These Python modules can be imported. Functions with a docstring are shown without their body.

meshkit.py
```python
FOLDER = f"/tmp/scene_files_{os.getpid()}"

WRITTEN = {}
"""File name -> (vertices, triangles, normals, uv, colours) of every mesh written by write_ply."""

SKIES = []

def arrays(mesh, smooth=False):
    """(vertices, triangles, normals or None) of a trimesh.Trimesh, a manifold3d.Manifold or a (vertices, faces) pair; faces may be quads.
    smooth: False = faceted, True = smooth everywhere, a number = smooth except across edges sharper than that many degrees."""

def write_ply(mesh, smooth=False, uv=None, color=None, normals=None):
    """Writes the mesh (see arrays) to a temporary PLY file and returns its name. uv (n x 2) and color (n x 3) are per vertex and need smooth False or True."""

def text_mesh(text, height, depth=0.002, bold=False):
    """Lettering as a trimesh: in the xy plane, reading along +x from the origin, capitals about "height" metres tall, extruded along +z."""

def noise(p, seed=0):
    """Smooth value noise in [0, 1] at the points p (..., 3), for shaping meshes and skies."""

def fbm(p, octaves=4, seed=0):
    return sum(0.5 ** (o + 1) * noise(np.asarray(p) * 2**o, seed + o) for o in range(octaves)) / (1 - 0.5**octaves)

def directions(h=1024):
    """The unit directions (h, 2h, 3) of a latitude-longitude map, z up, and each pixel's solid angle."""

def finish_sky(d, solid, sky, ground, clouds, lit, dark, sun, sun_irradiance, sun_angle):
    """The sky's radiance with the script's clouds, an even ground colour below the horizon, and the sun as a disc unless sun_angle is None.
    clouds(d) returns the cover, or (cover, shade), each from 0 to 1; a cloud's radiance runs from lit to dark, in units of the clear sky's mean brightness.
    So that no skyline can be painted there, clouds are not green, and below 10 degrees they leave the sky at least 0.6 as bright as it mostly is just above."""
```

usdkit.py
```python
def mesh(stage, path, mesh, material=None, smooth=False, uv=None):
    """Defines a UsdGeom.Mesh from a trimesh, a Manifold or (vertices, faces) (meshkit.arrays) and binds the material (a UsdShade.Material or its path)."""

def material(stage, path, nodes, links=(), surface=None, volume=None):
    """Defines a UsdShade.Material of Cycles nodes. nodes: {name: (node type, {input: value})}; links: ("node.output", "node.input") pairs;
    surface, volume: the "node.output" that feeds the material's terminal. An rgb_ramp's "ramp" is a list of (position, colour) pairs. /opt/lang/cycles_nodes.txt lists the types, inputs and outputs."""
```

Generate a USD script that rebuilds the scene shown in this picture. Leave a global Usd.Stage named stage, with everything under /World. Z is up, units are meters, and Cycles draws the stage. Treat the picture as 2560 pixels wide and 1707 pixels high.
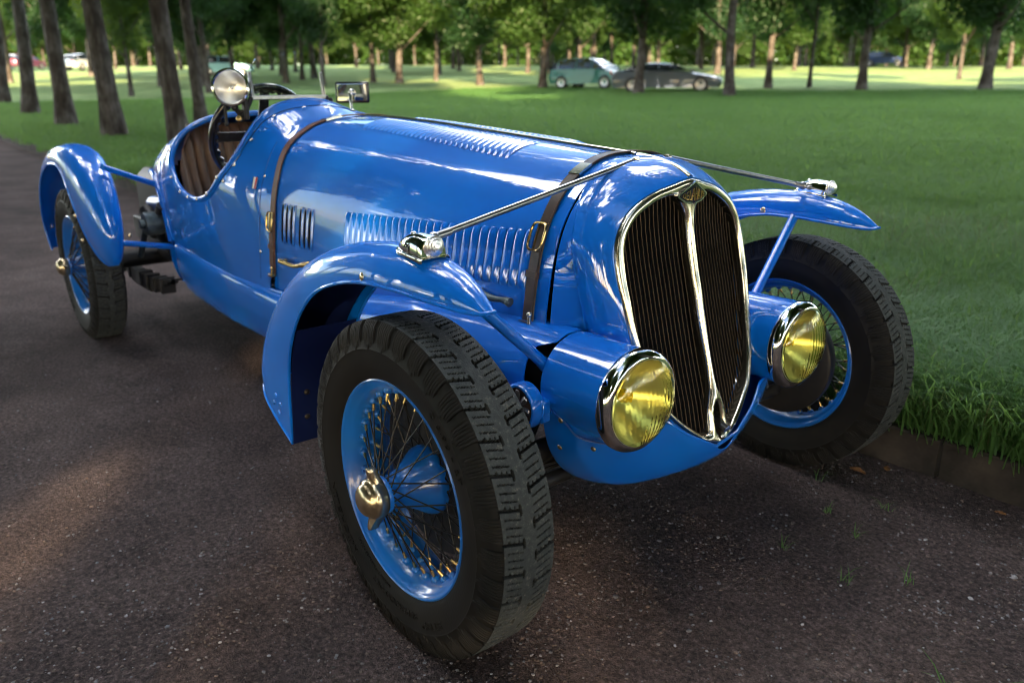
import math, random
import numpy as np
import trimesh, usdkit, meshkit
from scipy.interpolate import PchipInterpolator
from scipy.spatial import Delaunay, cKDTree
from shapely.geometry import Polygon, Point, LineString
from shapely import contains_xy, distance as shp_distance, points as shp_points
from pxr import Usd, UsdGeom, UsdLux, UsdShade, Gf, Sdf, Vt

stage = Usd.Stage.CreateInMemory()
UsdGeom.SetStageUpAxis(stage, 'Z')
WORLD = '/World'
UsdGeom.Xform.Define(stage, WORLD)
UsdGeom.Scope.Define(stage, WORLD + '/Looks')
PI = math.pi

# ------------------------------------------------------------------ camera
EYE = np.array([1.3197, -1.5058, 1.1608])
YAW, PITCH, ROLL = 2.4628, -0.3063, -0.0074
EXPOSURE = 2.85
cy, sy, cp, sp = math.cos(YAW), math.sin(YAW), math.cos(PITCH), math.sin(PITCH)
FWD = np.array([cy * cp, sy * cp, sp])
RIGHT = np.array([sy, -cy, 0.0])
UP = np.cross(RIGHT, FWD)
c_, s_ = math.cos(ROLL), math.sin(ROLL)
RIGHT, UP = c_ * RIGHT + s_ * UP, -s_ * RIGHT + c_ * UP
cam = UsdGeom.Camera.Define(stage, WORLD + '/camera')
cam.AddTransformOp().Set(Gf.Matrix4d(*RIGHT, 0, *UP, 0, *(-FWD), 0, *EYE, 1))
cam.CreateHorizontalApertureAttr(36.0)
cam.CreateVerticalApertureAttr(36.0 * 682 / 1024)
cam.CreateFocalLengthAttr(28.076)
cam.CreateClippingRangeAttr(Gf.Vec2f(0.05, 2000.0))
cam.CreateFStopAttr(3.2)
cam.CreateFocusDistanceAttr(1.72)
cam.CreateExposureAttr(EXPOSURE)

# ------------------------------------------------------------------ sky and sun
SUN_EL, SUN_AZ = math.radians(19.0), math.radians(-38.0)     # azimuth of the direction towards the sun, from +x to +y
SUN = np.array([math.cos(SUN_AZ) * math.cos(SUN_EL), math.sin(SUN_AZ) * math.cos(SUN_EL), math.sin(SUN_EL)])
CLOUD = (30.0, 29.5, 29.0)                                   # sunlit evening cloud, in the units of the clear sky
usdkit.material(stage, WORLD + '/Looks/sky_look', {
    's': ('sky_texture', {'sky_type': 'single_scattering', 'sun_disc': False, 'sun_elevation': SUN_EL,
                          'sun_rotation': math.atan2(SUN[0], SUN[1])}),
    'tc': ('texture_coordinate', {}), 'sx': ('separate_xyz', {}), 'mp': ('mapping', {'scale': (1.0, 1.0, 1.8)}), 'n': ('noise_texture', {'scale': 2.6, 'detail': 7.0, 'roughness': 0.6, 'distortion': 0.4}),
    'r': ('rgb_ramp', {'ramp': [(0.545, (0, 0, 0)), (0.60, (1, 1, 1))]}), 'm': ('mix_color', {'blend_type': 'mix', 'b': CLOUD, 'use_clamp': False}),
    'b': ('background_shader', {'strength': 0.07})}, [('tc.generated', 'mp.vector'), ('mp.vector', 'n.vector'), ('n.fac', 'r.fac'), ('r.color', 'sx.vector'), ('sx.x', 'm.fac'), ('s.color', 'm.a'), ('m.result', 'b.color')], surface='b.background')
dome = UsdLux.DomeLight.Define(stage, WORLD + '/sky')
dome.GetPrim().SetCustomDataByKey('kind', 'structure')
UsdShade.MaterialBindingAPI.Apply(dome.GetPrim()).Bind(UsdShade.Material.Get(stage, WORLD + '/Looks/sky_look'))
sun = UsdLux.DistantLight.Define(stage, WORLD + '/sun')
sun.CreateNormalizeAttr(True)
sun.CreateIntensityAttr(1.25)
sun.CreateAngleAttr(0.5)
sun.CreateColorAttr(Gf.Vec3f(1.0, 0.71, 0.40))
zc = SUN / np.linalg.norm(SUN)
xc = np.cross([0, 0, 1.0], zc); xc /= np.linalg.norm(xc)
yc = np.cross(zc, xc)
sun.AddTransformOp().Set(Gf.Matrix4d(*xc, 0, *yc, 0, *zc, 0, 0, 0, 30, 1))

# ------------------------------------------------------------------ helpers
used, ORIG = set(), {WORLD: np.zeros(3)}


def fresh(parent, name):
    path, k = f'{parent}/{name}', 0
    while path in used:
        k += 1
        path = f'{parent}/{name}_{k:03d}'
    used.add(path)
    return path


def tag(path, label=None, cat=None, group=None, kind=None):
    p = stage.GetPrimAtPath(path)
    for k, v in (('label', label), ('category', cat), ('group', group), ('kind', kind)):
        if v:
            p.SetCustomDataByKey(k, v)
    return path


def thing(name, loc, label=None, cat=None, group=None, parent=WORLD, rotz=0.0, scale=None):
    path = fresh(parent, name)
    x = UsdGeom.Xform.Define(stage, path)
    loc = np.asarray(loc, float)
    x.AddTranslateOp().Set(Gf.Vec3d(*map(float, loc - ORIG.get(parent, np.zeros(3)))))
    if rotz:
        x.AddRotateZOp().Set(float(rotz))
    if scale is not None:
        x.AddScaleOp().Set(Gf.Vec3f(*map(float, np.broadcast_to(scale, 3))))
    ORIG[path] = loc
    return tag(path, label, cat, group)


def copy_of(src, name, loc, rotz=0.0, scale=None, label=None, cat=None, group=None, parent=WORLD, tilt=None):
    path = fresh(parent, name)
    x = UsdGeom.Xform.Define(stage, path)
    x.GetPrim().GetReferences().AddInternalReference(Sdf.Path(src))
    x.GetPrim().SetInstanceable(True)
    x.ClearXformOpOrder()
    loc = np.asarray(loc, float) - ORIG.get(parent, np.zeros(3))
    m = Gf.Matrix4d().SetScale(Gf.Vec3d(*map(float, np.broadcast_to(1.0 if scale is None else scale, 3))))
    m = m * Gf.Matrix4d().SetRotate(Gf.Rotation(Gf.Vec3d(0, 0, 1), float(rotz)))
    if tilt is not None:
        m = m * Gf.Matrix4d().SetRotate(Gf.Rotation(Gf.Vec3d(*map(float, tilt[0])), float(tilt[1])))
    m.SetTranslateOnly(Gf.Vec3d(*map(float, loc)))
    x.AddTransformOp(opSuffix='place').Set(m)
    return tag(path, label, cat, group)


def tri(mesh):
    if isinstance(mesh, trimesh.Trimesh):
        return np.asarray(mesh.vertices, float), np.asarray(mesh.faces, int)
    v, f = np.asarray(mesh[0], float), np.asarray(mesh[1], int)
    if f.shape[1] == 4:
        f = np.vstack([f[:, [0, 1, 2]], f[:, [0, 2, 3]]])
    return v, f


def join(*ms):
    ms = [m for x in ms for m in (x if isinstance(x, list) else [x])]
    vs, fs, n = [], [], 0
    for m in ms:
        v, f = tri(m)
        vs.append(v); fs.append(f + n); n += len(v)
    return np.vstack(vs), np.vstack(fs)


def obj(name, mesh, mat, parent=WORLD, smooth=40, local=False, label=None, cat=None, group=None, kind=None):
    v, f = tri(mesh)
    if not local:
        v = v - ORIG.get(parent, np.zeros(3))
    path = fresh(parent, name)
    ORIG[path] = ORIG.get(parent, np.zeros(3))
    usdkit.mesh(stage, path, (v, f), WORLD + '/Looks/' + mat, smooth=smooth)
    return tag(path, label, cat, group, kind)


def mirror(m):
    v, f = tri(m)
    return v * [1, -1, 1], f[:, ::-1]


def move(m, d):
    v, f = tri(m)
    return v + np.asarray(d, float), f


def xf(m, M):
    v, f = tri(m)
    M = np.asarray(M, float)
    return v @ M[:3, :3].T + (M[:3, 3] if M.shape[1] == 4 else 0), f


def grid(P, cu=False, cv=False):
    P = np.asarray(P, float)
    m, n = P.shape[:2]
    i, j = np.meshgrid(np.arange(m if cu else m - 1), np.arange(n if cv else n - 1), indexing='ij')
    i, j = i.ravel(), j.ravel()
    a, b, c, d = i * n + j, ((i + 1) % m) * n + j, ((i + 1) % m) * n + (j + 1) % n, i * n + (j + 1) % n
    return P.reshape(-1, 3), np.vstack([np.stack([a, b, c], 1), np.stack([a, c, d], 1)])


def grid_normals(P):
    du = np.gradient(P, axis=0); dv = np.gradient(P, axis=1)
    n = np.cross(du, dv)
    return n / (np.linalg.norm(n, axis=-1, keepdims=True) + 1e-12)


def sheet(P, t, flip=False):
    """A grid of points given thickness t (towards -normal), closed at its borders."""
    P = np.asarray(P, float)
    n = grid_normals(P) * (-1 if flip else 1)
    Q = P - n * t
    m, k = P.shape[:2]
    a = grid(P); b = grid(Q)
    v = np.vstack([a[0], b[0]]); o = m * k
    fa = a[1] if not flip else a[1][:, ::-1]
    fb = (b[1][:, ::-1] if not flip else b[1]) + o
    idx = np.arange(m * k).reshape(m, k)
    loop = np.concatenate([idx[0, :], idx[1:, -1], idx[-1, -2::-1], idx[-2:0:-1, 0]])
    nx = np.roll(loop, -1)
    side = np.vstack([np.stack([loop, loop + o, nx + o], 1), np.stack([loop, nx + o, nx], 1)])
    if flip:
        side = side[:, ::-1]
    return v, np.vstack([fa, fb, side])


def tube(path, r, n=10, closed=False, caps=True):
    p = np.asarray(path, float)
    m = len(p)
    r = np.broadcast_to(r, (m,)).astype(float)
    if closed:
        t = np.roll(p, -1, 0) - np.roll(p, 1, 0)
    else:
        t = np.gradient(p, axis=0)
    t /= np.linalg.norm(t, axis=1, keepdims=True) + 1e-12
    a = np.zeros_like(p)
    ref = np.array([0, 0, 1.0]) if abs(t[0, 2]) < 0.9 else np.array([1.0, 0, 0])
    a[0] = np.cross(t[0], ref); a[0] /= np.linalg.norm(a[0])
    for i in range(1, m):
        a[i] = a[i - 1] - t[i] * (a[i - 1] @ t[i]); a[i] /= np.linalg.norm(a[i]) + 1e-12
    b = np.cross(t, a)
    th = np.arange(n) * 2 * PI / n
    P = p[:, None] + r[:, None, None] * (np.cos(th)[None, :, None] * a[:, None] + np.sin(th)[None, :, None] * b[:, None])
    v, f = grid(P, cu=closed, cv=True)
    f = f[:, ::-1]
    if caps and not closed:
        v = np.vstack([v, p[0], p[-1]])
        k = np.arange(n); c0, c1 = m * n, m * n + 1
        f = np.vstack([f, np.stack([np.full(n, c0), (k + 1) % n, k], 1)[:, ::-1] * 1,
                       np.stack([np.full(n, c1), (m - 1) * n + k, (m - 1) * n + (k + 1) % n], 1)[:, ::-1]])
    return v, f


def bar(a, b, r, n=10, r2=None):
    return tube([a, b], [r, r if r2 is None else r2], n)


def lathe(profile, axis=(0, 1, 0), centre=(0, 0, 0), n=48):
    """profile: (radius, height along the axis) pairs."""
    axis = np.asarray(axis, float) / np.linalg.norm(axis)
    ref = np.array([0, 0, 1.0]) if abs(axis[2]) < 0.9 else np.array([1.0, 0, 0])
    a = np.cross(axis, ref); a /= np.linalg.norm(a); b = np.cross(axis, a)
    th = np.arange(n) * 2 * PI / n
    pr = np.asarray(profile, float)
    P = np.asarray(centre) + pr[:, None, 1, None] * axis + pr[:, None, 0, None] * (np.cos(th)[None, :, None] * a + np.sin(th)[None, :, None] * b)
    return grid(P, cv=True)


def ball(c, r, scale=(1, 1, 1), sub=1):
    m = trimesh.creation.icosphere(sub, 1.0)
    return np.array(m.vertices) * np.asarray(scale) * r + np.asarray(c), np.array(m.faces)


def box(size, centre=(0, 0, 0), bevel=0.0):
    s = np.asarray(size, float) / 2
    if not bevel:
        m = trimesh.creation.box(2 * s)
        return np.array(m.vertices) + centre, np.array(m.faces)
    pts = []
    for sg in np.ndindex(2, 2, 2):
        sg = np.array(sg) * 2 - 1
        for k in range(3):
            q = s - bevel; q[k] = s[k]
            pts.append(sg * q)
    m = trimesh.convex.convex_hull(np.array(pts))
    return np.array(m.vertices) + centre, np.array(m.faces)


def resample(pts, n, ends=True):
    """n points evenly spaced by length along a smooth curve through pts."""
    p = np.asarray(pts, float)
    d = np.concatenate([[0], np.cumsum(np.linalg.norm(np.diff(p, axis=0), axis=1))])
    f = PchipInterpolator(d, p, axis=0)
    u = np.linspace(0, d[-1], n * 8)
    q = f(u)
    e = np.concatenate([[0], np.cumsum(np.linalg.norm(np.diff(q, axis=0), axis=1))])
    w = np.interp(np.linspace(0, e[-1], n), e, u)
    return f(w)


def loft(sections, xs_t, n_out):
    """sections (k, n, 3) at parameters xs_t, smoothly filled to n_out rows."""
    f = PchipInterpolator(np.asarray(xs_t, float), np.asarray(sections, float), axis=0)
    return f(np.linspace(xs_t[0], xs_t[-1], n_out) if np.ndim(n_out) == 0 else n_out)


def rivet(c, n, r, h=0.6):
    """A dome head of radius r on a surface of normal n."""
    n = np.asarray(n, float) / np.linalg.norm(n)
    pr = [(r, 0.0), (r * 0.96, h * r * 0.35), (r * 0.75, h * r * 0.72), (r * 0.4, h * r * 0.94), (0.0005, h * r)]
    return lathe(pr, n, c, 10)
# ------------------------------------------------------------------ materials
LK = WORLD + '/Looks/'


def look(name, color, rough=0.5, metal=0.0, coat=0.0, spec=0.5, noise=None, bump=None, coat_rough=0.02, extra=None):
    """noise: (scale, second colour, contrast position); bump: (scale, strength, distance)"""
    nodes = {'p': ('principled_bsdf', {'base_color': color, 'roughness': rough, 'metallic': metal, 'coat_weight': coat,
                                       'coat_roughness': coat_rough, 'specular_ior_level': spec, **(extra or {})})}
    links = []
    if noise or bump:
        nodes['tc'] = ('texture_coordinate', {})
    if noise:
        nodes['n'] = ('noise_texture', {'scale': noise[0], 'detail': 5.0, 'roughness': 0.6})
        nodes['r'] = ('rgb_ramp', {'ramp': [(noise[2] - 0.15, color), (noise[2] + 0.15, noise[1])]})
        links += [('tc.object', 'n.vector'), ('n.fac', 'r.fac'), ('r.color', 'p.base_color')]
    if bump:
        nodes['bn'] = ('noise_texture', {'scale': bump[0], 'detail': 4.0, 'roughness': 0.6})
        nodes['b'] = ('bump', {'strength': bump[1], 'distance': bump[2]})
        links += [('tc.object', 'bn.vector'), ('bn.fac', 'b.height'), ('b.normal', 'p.normal')]
    usdkit.material(stage, LK + name, nodes, links, surface='p.BSDF')


BLUE = (0.0, 0.122, 0.57)
look('blue_paint', BLUE, 0.5, 0.0, 1.0, 0.10, coat_rough=0.006, noise=(2.2, (0.0, 0.134, 0.61), 0.5), extra={'coat_ior': 1.8})
look('blue_paint_dull', (0.004, 0.07, 0.34), 0.35, 0.0, 0.5, 0.5, coat_rough=0.12, noise=(14.0, (0.006, 0.08, 0.36), 0.55))
look('blue_wheel', (0.003, 0.11, 0.44), 0.32, 0.0, 0.6, 0.5, coat_rough=0.1, noise=(20.0, (0.008, 0.12, 0.42), 0.6))
look('chrome', (0.78, 0.77, 0.74), 0.06, 1.0)
look('nickel', (0.60, 0.56, 0.44), 0.18, 1.0, noise=(30.0, (0.62, 0.56, 0.44), 0.6))
look('brass', (0.62, 0.43, 0.16), 0.22, 1.0, noise=(60.0, (0.48, 0.32, 0.12), 0.6))
look('worn_nickel', (0.62, 0.50, 0.32), 0.24, 1.0, noise=(40.0, (0.46, 0.36, 0.22), 0.6))
look('steel', (0.42, 0.42, 0.42), 0.28, 1.0, noise=(50.0, (0.30, 0.30, 0.30), 0.55))
look('grey_iron', (0.10, 0.13, 0.14), 0.45, 0.6, noise=(40.0, (0.06, 0.08, 0.085), 0.5))
look('black_iron', (0.012, 0.012, 0.013), 0.5, 0.3, noise=(25.0, (0.022, 0.02, 0.018), 0.55), bump=(60.0, 0.3, 0.004))
look('gloss_black', (0.008, 0.008, 0.009), 0.12, 0.0, 0.6)
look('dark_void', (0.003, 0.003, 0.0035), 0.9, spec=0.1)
look('grille_fin', (0.055, 0.046, 0.036), 0.35, 0.9, noise=(60.0, (0.035, 0.028, 0.022), 0.5))
look('leather_dark', (0.035, 0.016, 0.009), 0.42, noise=(40.0, (0.018, 0.009, 0.006), 0.5), bump=(300.0, 0.35, 0.001))
look('leather_tan', (0.11, 0.036, 0.012), 0.40, noise=(30.0, (0.06, 0.02, 0.008), 0.5), bump=(300.0, 0.35, 0.001))
look('seat_leather', (0.070, 0.036, 0.021), 0.36, noise=(14.0, (0.11, 0.062, 0.038), 0.5), bump=(120.0, 0.3, 0.002))
look('stitching', (0.20, 0.13, 0.07), 0.8)
look('navy_enamel', (0.003, 0.004, 0.02), 0.1, coat=1.0)
look('white_enamel', (0.75, 0.74, 0.70), 0.15, coat=1.0)
look('red_enamel', (0.45, 0.015, 0.012), 0.15, coat=1.0)
look('spoke_black', (0.022, 0.021, 0.02), 0.3, 0.7, noise=(80.0, (0.045, 0.03, 0.02), 0.68))
look('reflector', (0.90, 0.89, 0.86), 0.30, 1.0)
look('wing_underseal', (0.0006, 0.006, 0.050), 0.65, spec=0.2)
look('bulb_yellow', (0.75, 0.50, 0.03), 0.1, coat=1.0)
# rubber: brownish black side walls, dusty grey worn tread
usdkit.material(stage, LK + 'rubber', {
    'tc': ('texture_coordinate', {}), 'n': ('noise_texture', {'scale': 9.0, 'detail': 6.0, 'roughness': 0.65}),
    'r': ('rgb_ramp', {'ramp': [(0.35, (0.0042, 0.0042, 0.0042)), (0.62, (0.0075, 0.007, 0.006)), (0.78, (0.017, 0.014, 0.009))]}),
    'bn': ('noise_texture', {'scale': 240.0, 'detail': 3.0}), 'b': ('bump', {'strength': 0.25, 'distance': 0.002}),
    'p': ('principled_bsdf', {'roughness': 0.58, 'specular_ior_level': 0.2})},
    [('tc.object', 'n.vector'), ('n.fac', 'r.fac'), ('r.color', 'p.base_color'), ('tc.object', 'bn.vector'),
     ('bn.fac', 'b.height'), ('b.normal', 'p.normal')], surface='p.BSDF')
usdkit.material(stage, LK + 'tread', {
    'tc': ('texture_coordinate', {}), 'n': ('noise_texture', {'scale': 110.0, 'detail': 6.0, 'roughness': 0.75}),
    'r': ('rgb_ramp', {'ramp': [(0.35, (0.020, 0.025, 0.027)), (0.56, (0.034, 0.041, 0.043)), (0.66, (0.10, 0.095, 0.085)), (0.76, (0.24, 0.20, 0.16))]}),
    'bn': ('noise_texture', {'scale': 300.0, 'detail': 3.0}), 'b': ('bump', {'strength': 0.5, 'distance': 0.002}),
    'p': ('principled_bsdf', {'roughness': 0.72, 'specular_ior_level': 0.35})},
    [('tc.object', 'n.vector'), ('n.fac', 'r.fac'), ('r.color', 'p.base_color'), ('tc.object', 'bn.vector'),
     ('bn.fac', 'b.height'), ('b.normal', 'p.normal')], surface='p.BSDF')
# glasses
usdkit.material(stage, LK + 'yellow_glass', {'p': ('principled_bsdf', {'base_color': (1.0, 0.97, 0.42), 'roughness': 0.01,
                'transmission_weight': 1.0, 'ior': 1.45})}, surface='p.BSDF')
usdkit.material(stage, LK + 'clear_glass', {'p': ('principled_bsdf', {'base_color': (0.96, 0.98, 1.0), 'roughness': 0.01,
                'transmission_weight': 1.0, 'ior': 1.45})}, surface='p.BSDF')
usdkit.material(stage, LK + 'screen_glass', {'f': ('fresnel', {'IOR': 1.45}), 't': ('transparent_bsdf', {'color': (0.93, 0.96, 0.95)}),
                'g': ('glossy_bsdf', {'color': (1, 1, 1), 'roughness': 0.01}), 'm': ('mix_closure', {})},
                [('f.fac', 'm.fac'), ('t.BSDF', 'm.closure1'), ('g.BSDF', 'm.closure2')], surface='m.closure')
# ------------------------------------------------------------------ the racing car: nose towards +x, its right side towards -y
CAR = thing('vintage_race_car', (-1.47, 0, 0), 'low blue open-wheeled vintage racing car parked on the gravel path beside the kerb', 'car')


def part(name, mesh, mat, parent=None, smooth=40, **k):
    return obj(name, mesh, mat, parent or CAR, smooth, **k)


def both(name, mesh, mat, parent=None, smooth=40):
    return part(name, mesh, mat, parent, smooth), part(name, mirror(mesh), mat, parent, smooth)


# ---- bonnet: sections (y >= 0 half, mirrored for the right), from the hinge down
HINGE = PchipInterpolator([-1.46, -1.252, -0.986, -0.73, -0.508, -0.313, -0.13, -0.057, 0.0], [1.069, 1.067, 1.058, 1.044, 1.031, 1.019, 1.008, 1.003, 0.998])
NB = 60
SEC_F = resample([(0, 1.005), (.05, 1.003), (.094, .996), (.134, .981), (.180, .955), (.220, .919), (.246, .884), (.265, .850), (.284, .796), (.303, .706), (.313, .634)], NB)
SEC_R = resample([(0, 1.068), (.06, 1.066), (.118, 1.058), (.190, 1.040), (.235, 1.018), (.288, .980), (.320, .935), (.342, .880), (.365, .795), (.376, .72), (.388, .60), (.394, .52)], NB)


def bon_section(x):
    t = (x + 0.04) / (-1.43 + 0.04)
    s = SEC_F * (1 - t) + SEC_R * t
    s = s + np.array([0.010, 0.0]) * np.sin(PI * np.clip(t, 0, 1)) * np.linspace(0, 1, NB)[:, None]
    dz = float(HINGE(x)) - s[0, 1]
    s[:, 1] += dz * np.linspace(1, 0, NB) ** 1.5
    return s


def bon_point(x, z=None, y=None):
    """Point and outward normal of the left half of the bonnet at height z, or at distance y from the hinge."""
    s = bon_section(x); s2 = bon_section(x + 0.01)
    def at(sec):
        i = np.interp(-z, -sec[:, 1], np.arange(NB)) if z is not None else np.interp(y, sec[:, 0], np.arange(NB))
        return np.array([np.interp(i, np.arange(NB), sec[:, 0]), np.interp(i, np.arange(NB), sec[:, 1])]), i
    (p, i), (q, _) = at(s), at(s2)
    k = int(np.clip(i, 1, NB - 2))
    d = s[k + 1] - s[k - 1]
    tang = np.array([0, d[0], d[1]]); tx = np.array([0.01, *(q - p)])
    n = np.cross(tang, tx); n /= np.linalg.norm(n)
    if n[1] + n[2] < 0:
        n = -n
    return np.array([x, *p]), n


xs = np.linspace(-1.425, -0.035, 70)
P = np.array([np.column_stack([np.full(NB, x), bon_section(x)]) for x in xs])
P[:, 0, 1] = 0.003
M = sheet(P, 0.003)
bon_l = part('bonnet_panel', M, 'blue_paint', smooth=50)
bon_r = part('bonnet_panel', mirror(M), 'blue_paint', smooth=50)
# dark innards behind the gaps between the panels
xs = np.linspace(-1.46, -0.055, 20)
P = np.array([np.column_stack([np.full(NB, x), bon_section(min(x, -0.03)) * [0.92, 1] - [0, 0.016]]) for x in xs])
P = np.concatenate([P[:, ::-1] * [1, -1, 1], P[:, 1:]], 1)
part('engine_bay_liner', grid(P), 'dark_void')
# chrome piano hinge
hp = np.array([(x, 0, float(HINGE(x)) + 0.001) for x in np.linspace(-1.425, -0.055, 60)])
part('bonnet_hinge', tube(hp * [1, 1, 1], 0.0065, 8), 'nickel')


def louvre_mesh(frame, length, width, height, nu=16, nv=10):
    """frame(u, w) -> point, normal; u along the louvre 0..1, w across -1..1 (the open edge at -1)."""
    P = np.zeros((nu, nv, 3))
    for i, u in enumerate(np.linspace(0, 1, nu)):
        env = (1 - abs(2 * u - 1) ** 7) ** 0.6
        for j, w in enumerate(np.linspace(-1, 1, nv)):
            p, n = frame(u, w)
            t = (1 - w) / 2
            rise = math.sin(PI / 2 * min(1, t / .72)) ** 1.2 - .3 * max(0, (t - .72) / .28) ** 2
            P[i, j] = p + n * (0.0028 + height * env * rise)
    return P


def side_louvres(side, parent):
    sg = -1 if side == 'r' else 1
    for k in range(26):
        xk = -0.124 - 0.0318 * k
        z0, z1 = 0.700 - 0.0009 * k, 0.838 - 0.0015 * k
        w = 0.012
        def fr(u, q, xk=xk, z0=z0, z1=z1):
            p, n = bon_point(xk + q * w, z=z1 + (z0 - z1) * u)
            return p, n
        P = louvre_mesh(fr, z1 - z0, w, 0.0070)
        m = grid(P)
        # the dark mouth behind the raised edge
        e = P[:, 0]; b = np.array([fr(u, -1)[0] + fr(u, -1)[1] * 0.0005 for u in np.linspace(0, 1, len(e))])
        mouth = grid(np.stack([e * 0.94 + b * 0.06 + [0.002, 0, 0], b + [0.002, 0, 0]], 1))
        if sg < 0:
            m, mouth = mirror(m), mirror(mouth)
        lp = part('louvre', m, 'blue_paint', parent, 55)
        part('louvre_mouth', mouth, 'dark_void', parent, False)
    if sg < 0:
        for xk in (-1.352, -1.318, -1.284, -1.222, -1.188, -1.154):     # six open slots by the rear strap
            def fr(u, q, xk=xk):
                return bon_point(xk + q * 0.0085, z=0.785 - 0.135 * u)
            us = np.linspace(0, 1, 10)
            P = np.array([[np.add(*[a * b for a, b in zip(fr(u, q * (1 - abs(2 * u - 1) ** 6) ** 0.5), (1, 0.0038))]) for q in (-1, 1)] for u in us])
            part('slot', mirror(grid(P)), 'dark_void', parent, False)
            def fl(u, q, xk=xk):
                return bon_point(xk + 0.0135 + q * 0.005, z=0.787 - 0.139 * u)
            part('slot_lip', mirror(grid(louvre_mesh(fl, 0.13, 0.006, 0.004))), 'blue_paint', parent, 55)


side_louvres('r', bon_r)
for sg, par in ((-1, bon_r), (1, bon_l)):                                 # curved rows either side of the hinge
    for k in range(30):
        xk = -0.37 - 0.0262 * k
        def fr(u, q, xk=xk):
            y = 0.045 + 0.125 * u
            return bon_point(xk + 0.030 * u * u - 0.018 * u + q * 0.0095, y=y)
        m = grid(louvre_mesh(fr, 0.12, 0.01, 0.0050, 10, 6))
        part('louvre', mirror(m) if sg < 0 else m, 'blue_paint', par, 55)

# ---- radiator shell and the filler panel behind it
KZ = np.array([0.300, 0.336, 0.36, .38, .40, .42, .45, .50, .55, .60, .65, .70, .75, .80, .84, .86, .88, .90, .92, .94, .96, 0.99])
KX = np.array([0.268, 0.261, .254, .249, .244, .239, .232, .216, .201, .187, .174, .162, .148, .136, .128, .125, .122, .120, .119, .120, .122, 0.124])
keel = PchipInterpolator(KZ, KX)
NS = 90
OUT = resample([(0, .960), (.03, .955), (.052, .949), (.098, .938), (.133, .925), (.159, .912), (.189, .891), (.209, .868), (.222, .846), (.231, .815), (.2345, .78), (.234, .75), (.230, .70), (.225, .65), (.218, .60), (.209, .55), (.192, .50), (.164, .45), (.138, .42), (.117, .40), (.093, .38), (.059, .358), (.0, .336)], NS)


def face_x(b, z):
    return keel(z) - 0.125 * np.abs(b)


B_ = np.column_stack([face_x(OUT[:, 0], OUT[:, 1]) - 0.004, OUT])
A_ = resample([(-.045, 0, 1.001), (-.045, .06, .999), (-.04, .105, .991), (-.034, .16, .966), (-.02, .208, .933), (-.006, .240, .904), (.008, .262, .871), (.020, .279, .828), (.034, .280, .760), (.046, .271, .690), (.055, .258, .612), (.060, .247, .54), (.065, .225, .46), (.075, .17, .38), (.085, .09, .33), (.09, 0, .315)], NS)
rows = []
for t in np.linspace(0, 1, 26):
    q = A_ * (1 - t) + B_ * t
    d = B_ - A_
    tang = np.gradient(A_ * (1 - t) + B_ * t, axis=0)
    n = np.cross(d, tang); n /= np.linalg.norm(n, axis=1, keepdims=True) + 1e-9
    n[n[:, 1] < 0] *= -1
    n[0] = (0, 0, 1); 
    bul = 0.013 * math.sin(PI * t) ** 0.8
    n[:, 2] = np.where(OUT[:, 1] > 0.9, np.abs(n[:, 2]), n[:, 2])
    q = q + n * bul * np.clip((OUT[:, 1:] - 0.40) / 0.2, 0, 1)
    q[0, 1] = 0; q[-1, 1] = 0
    rows.append(q)
SH = np.array(rows)
shell = np.concatenate([SH[:, ::-1] * [1, -1, 1], SH[:, 1:]], 1)
part('radiator_shell', sheet(shell, 0.003, flip=True), 'blue_paint', smooth=50)
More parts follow.
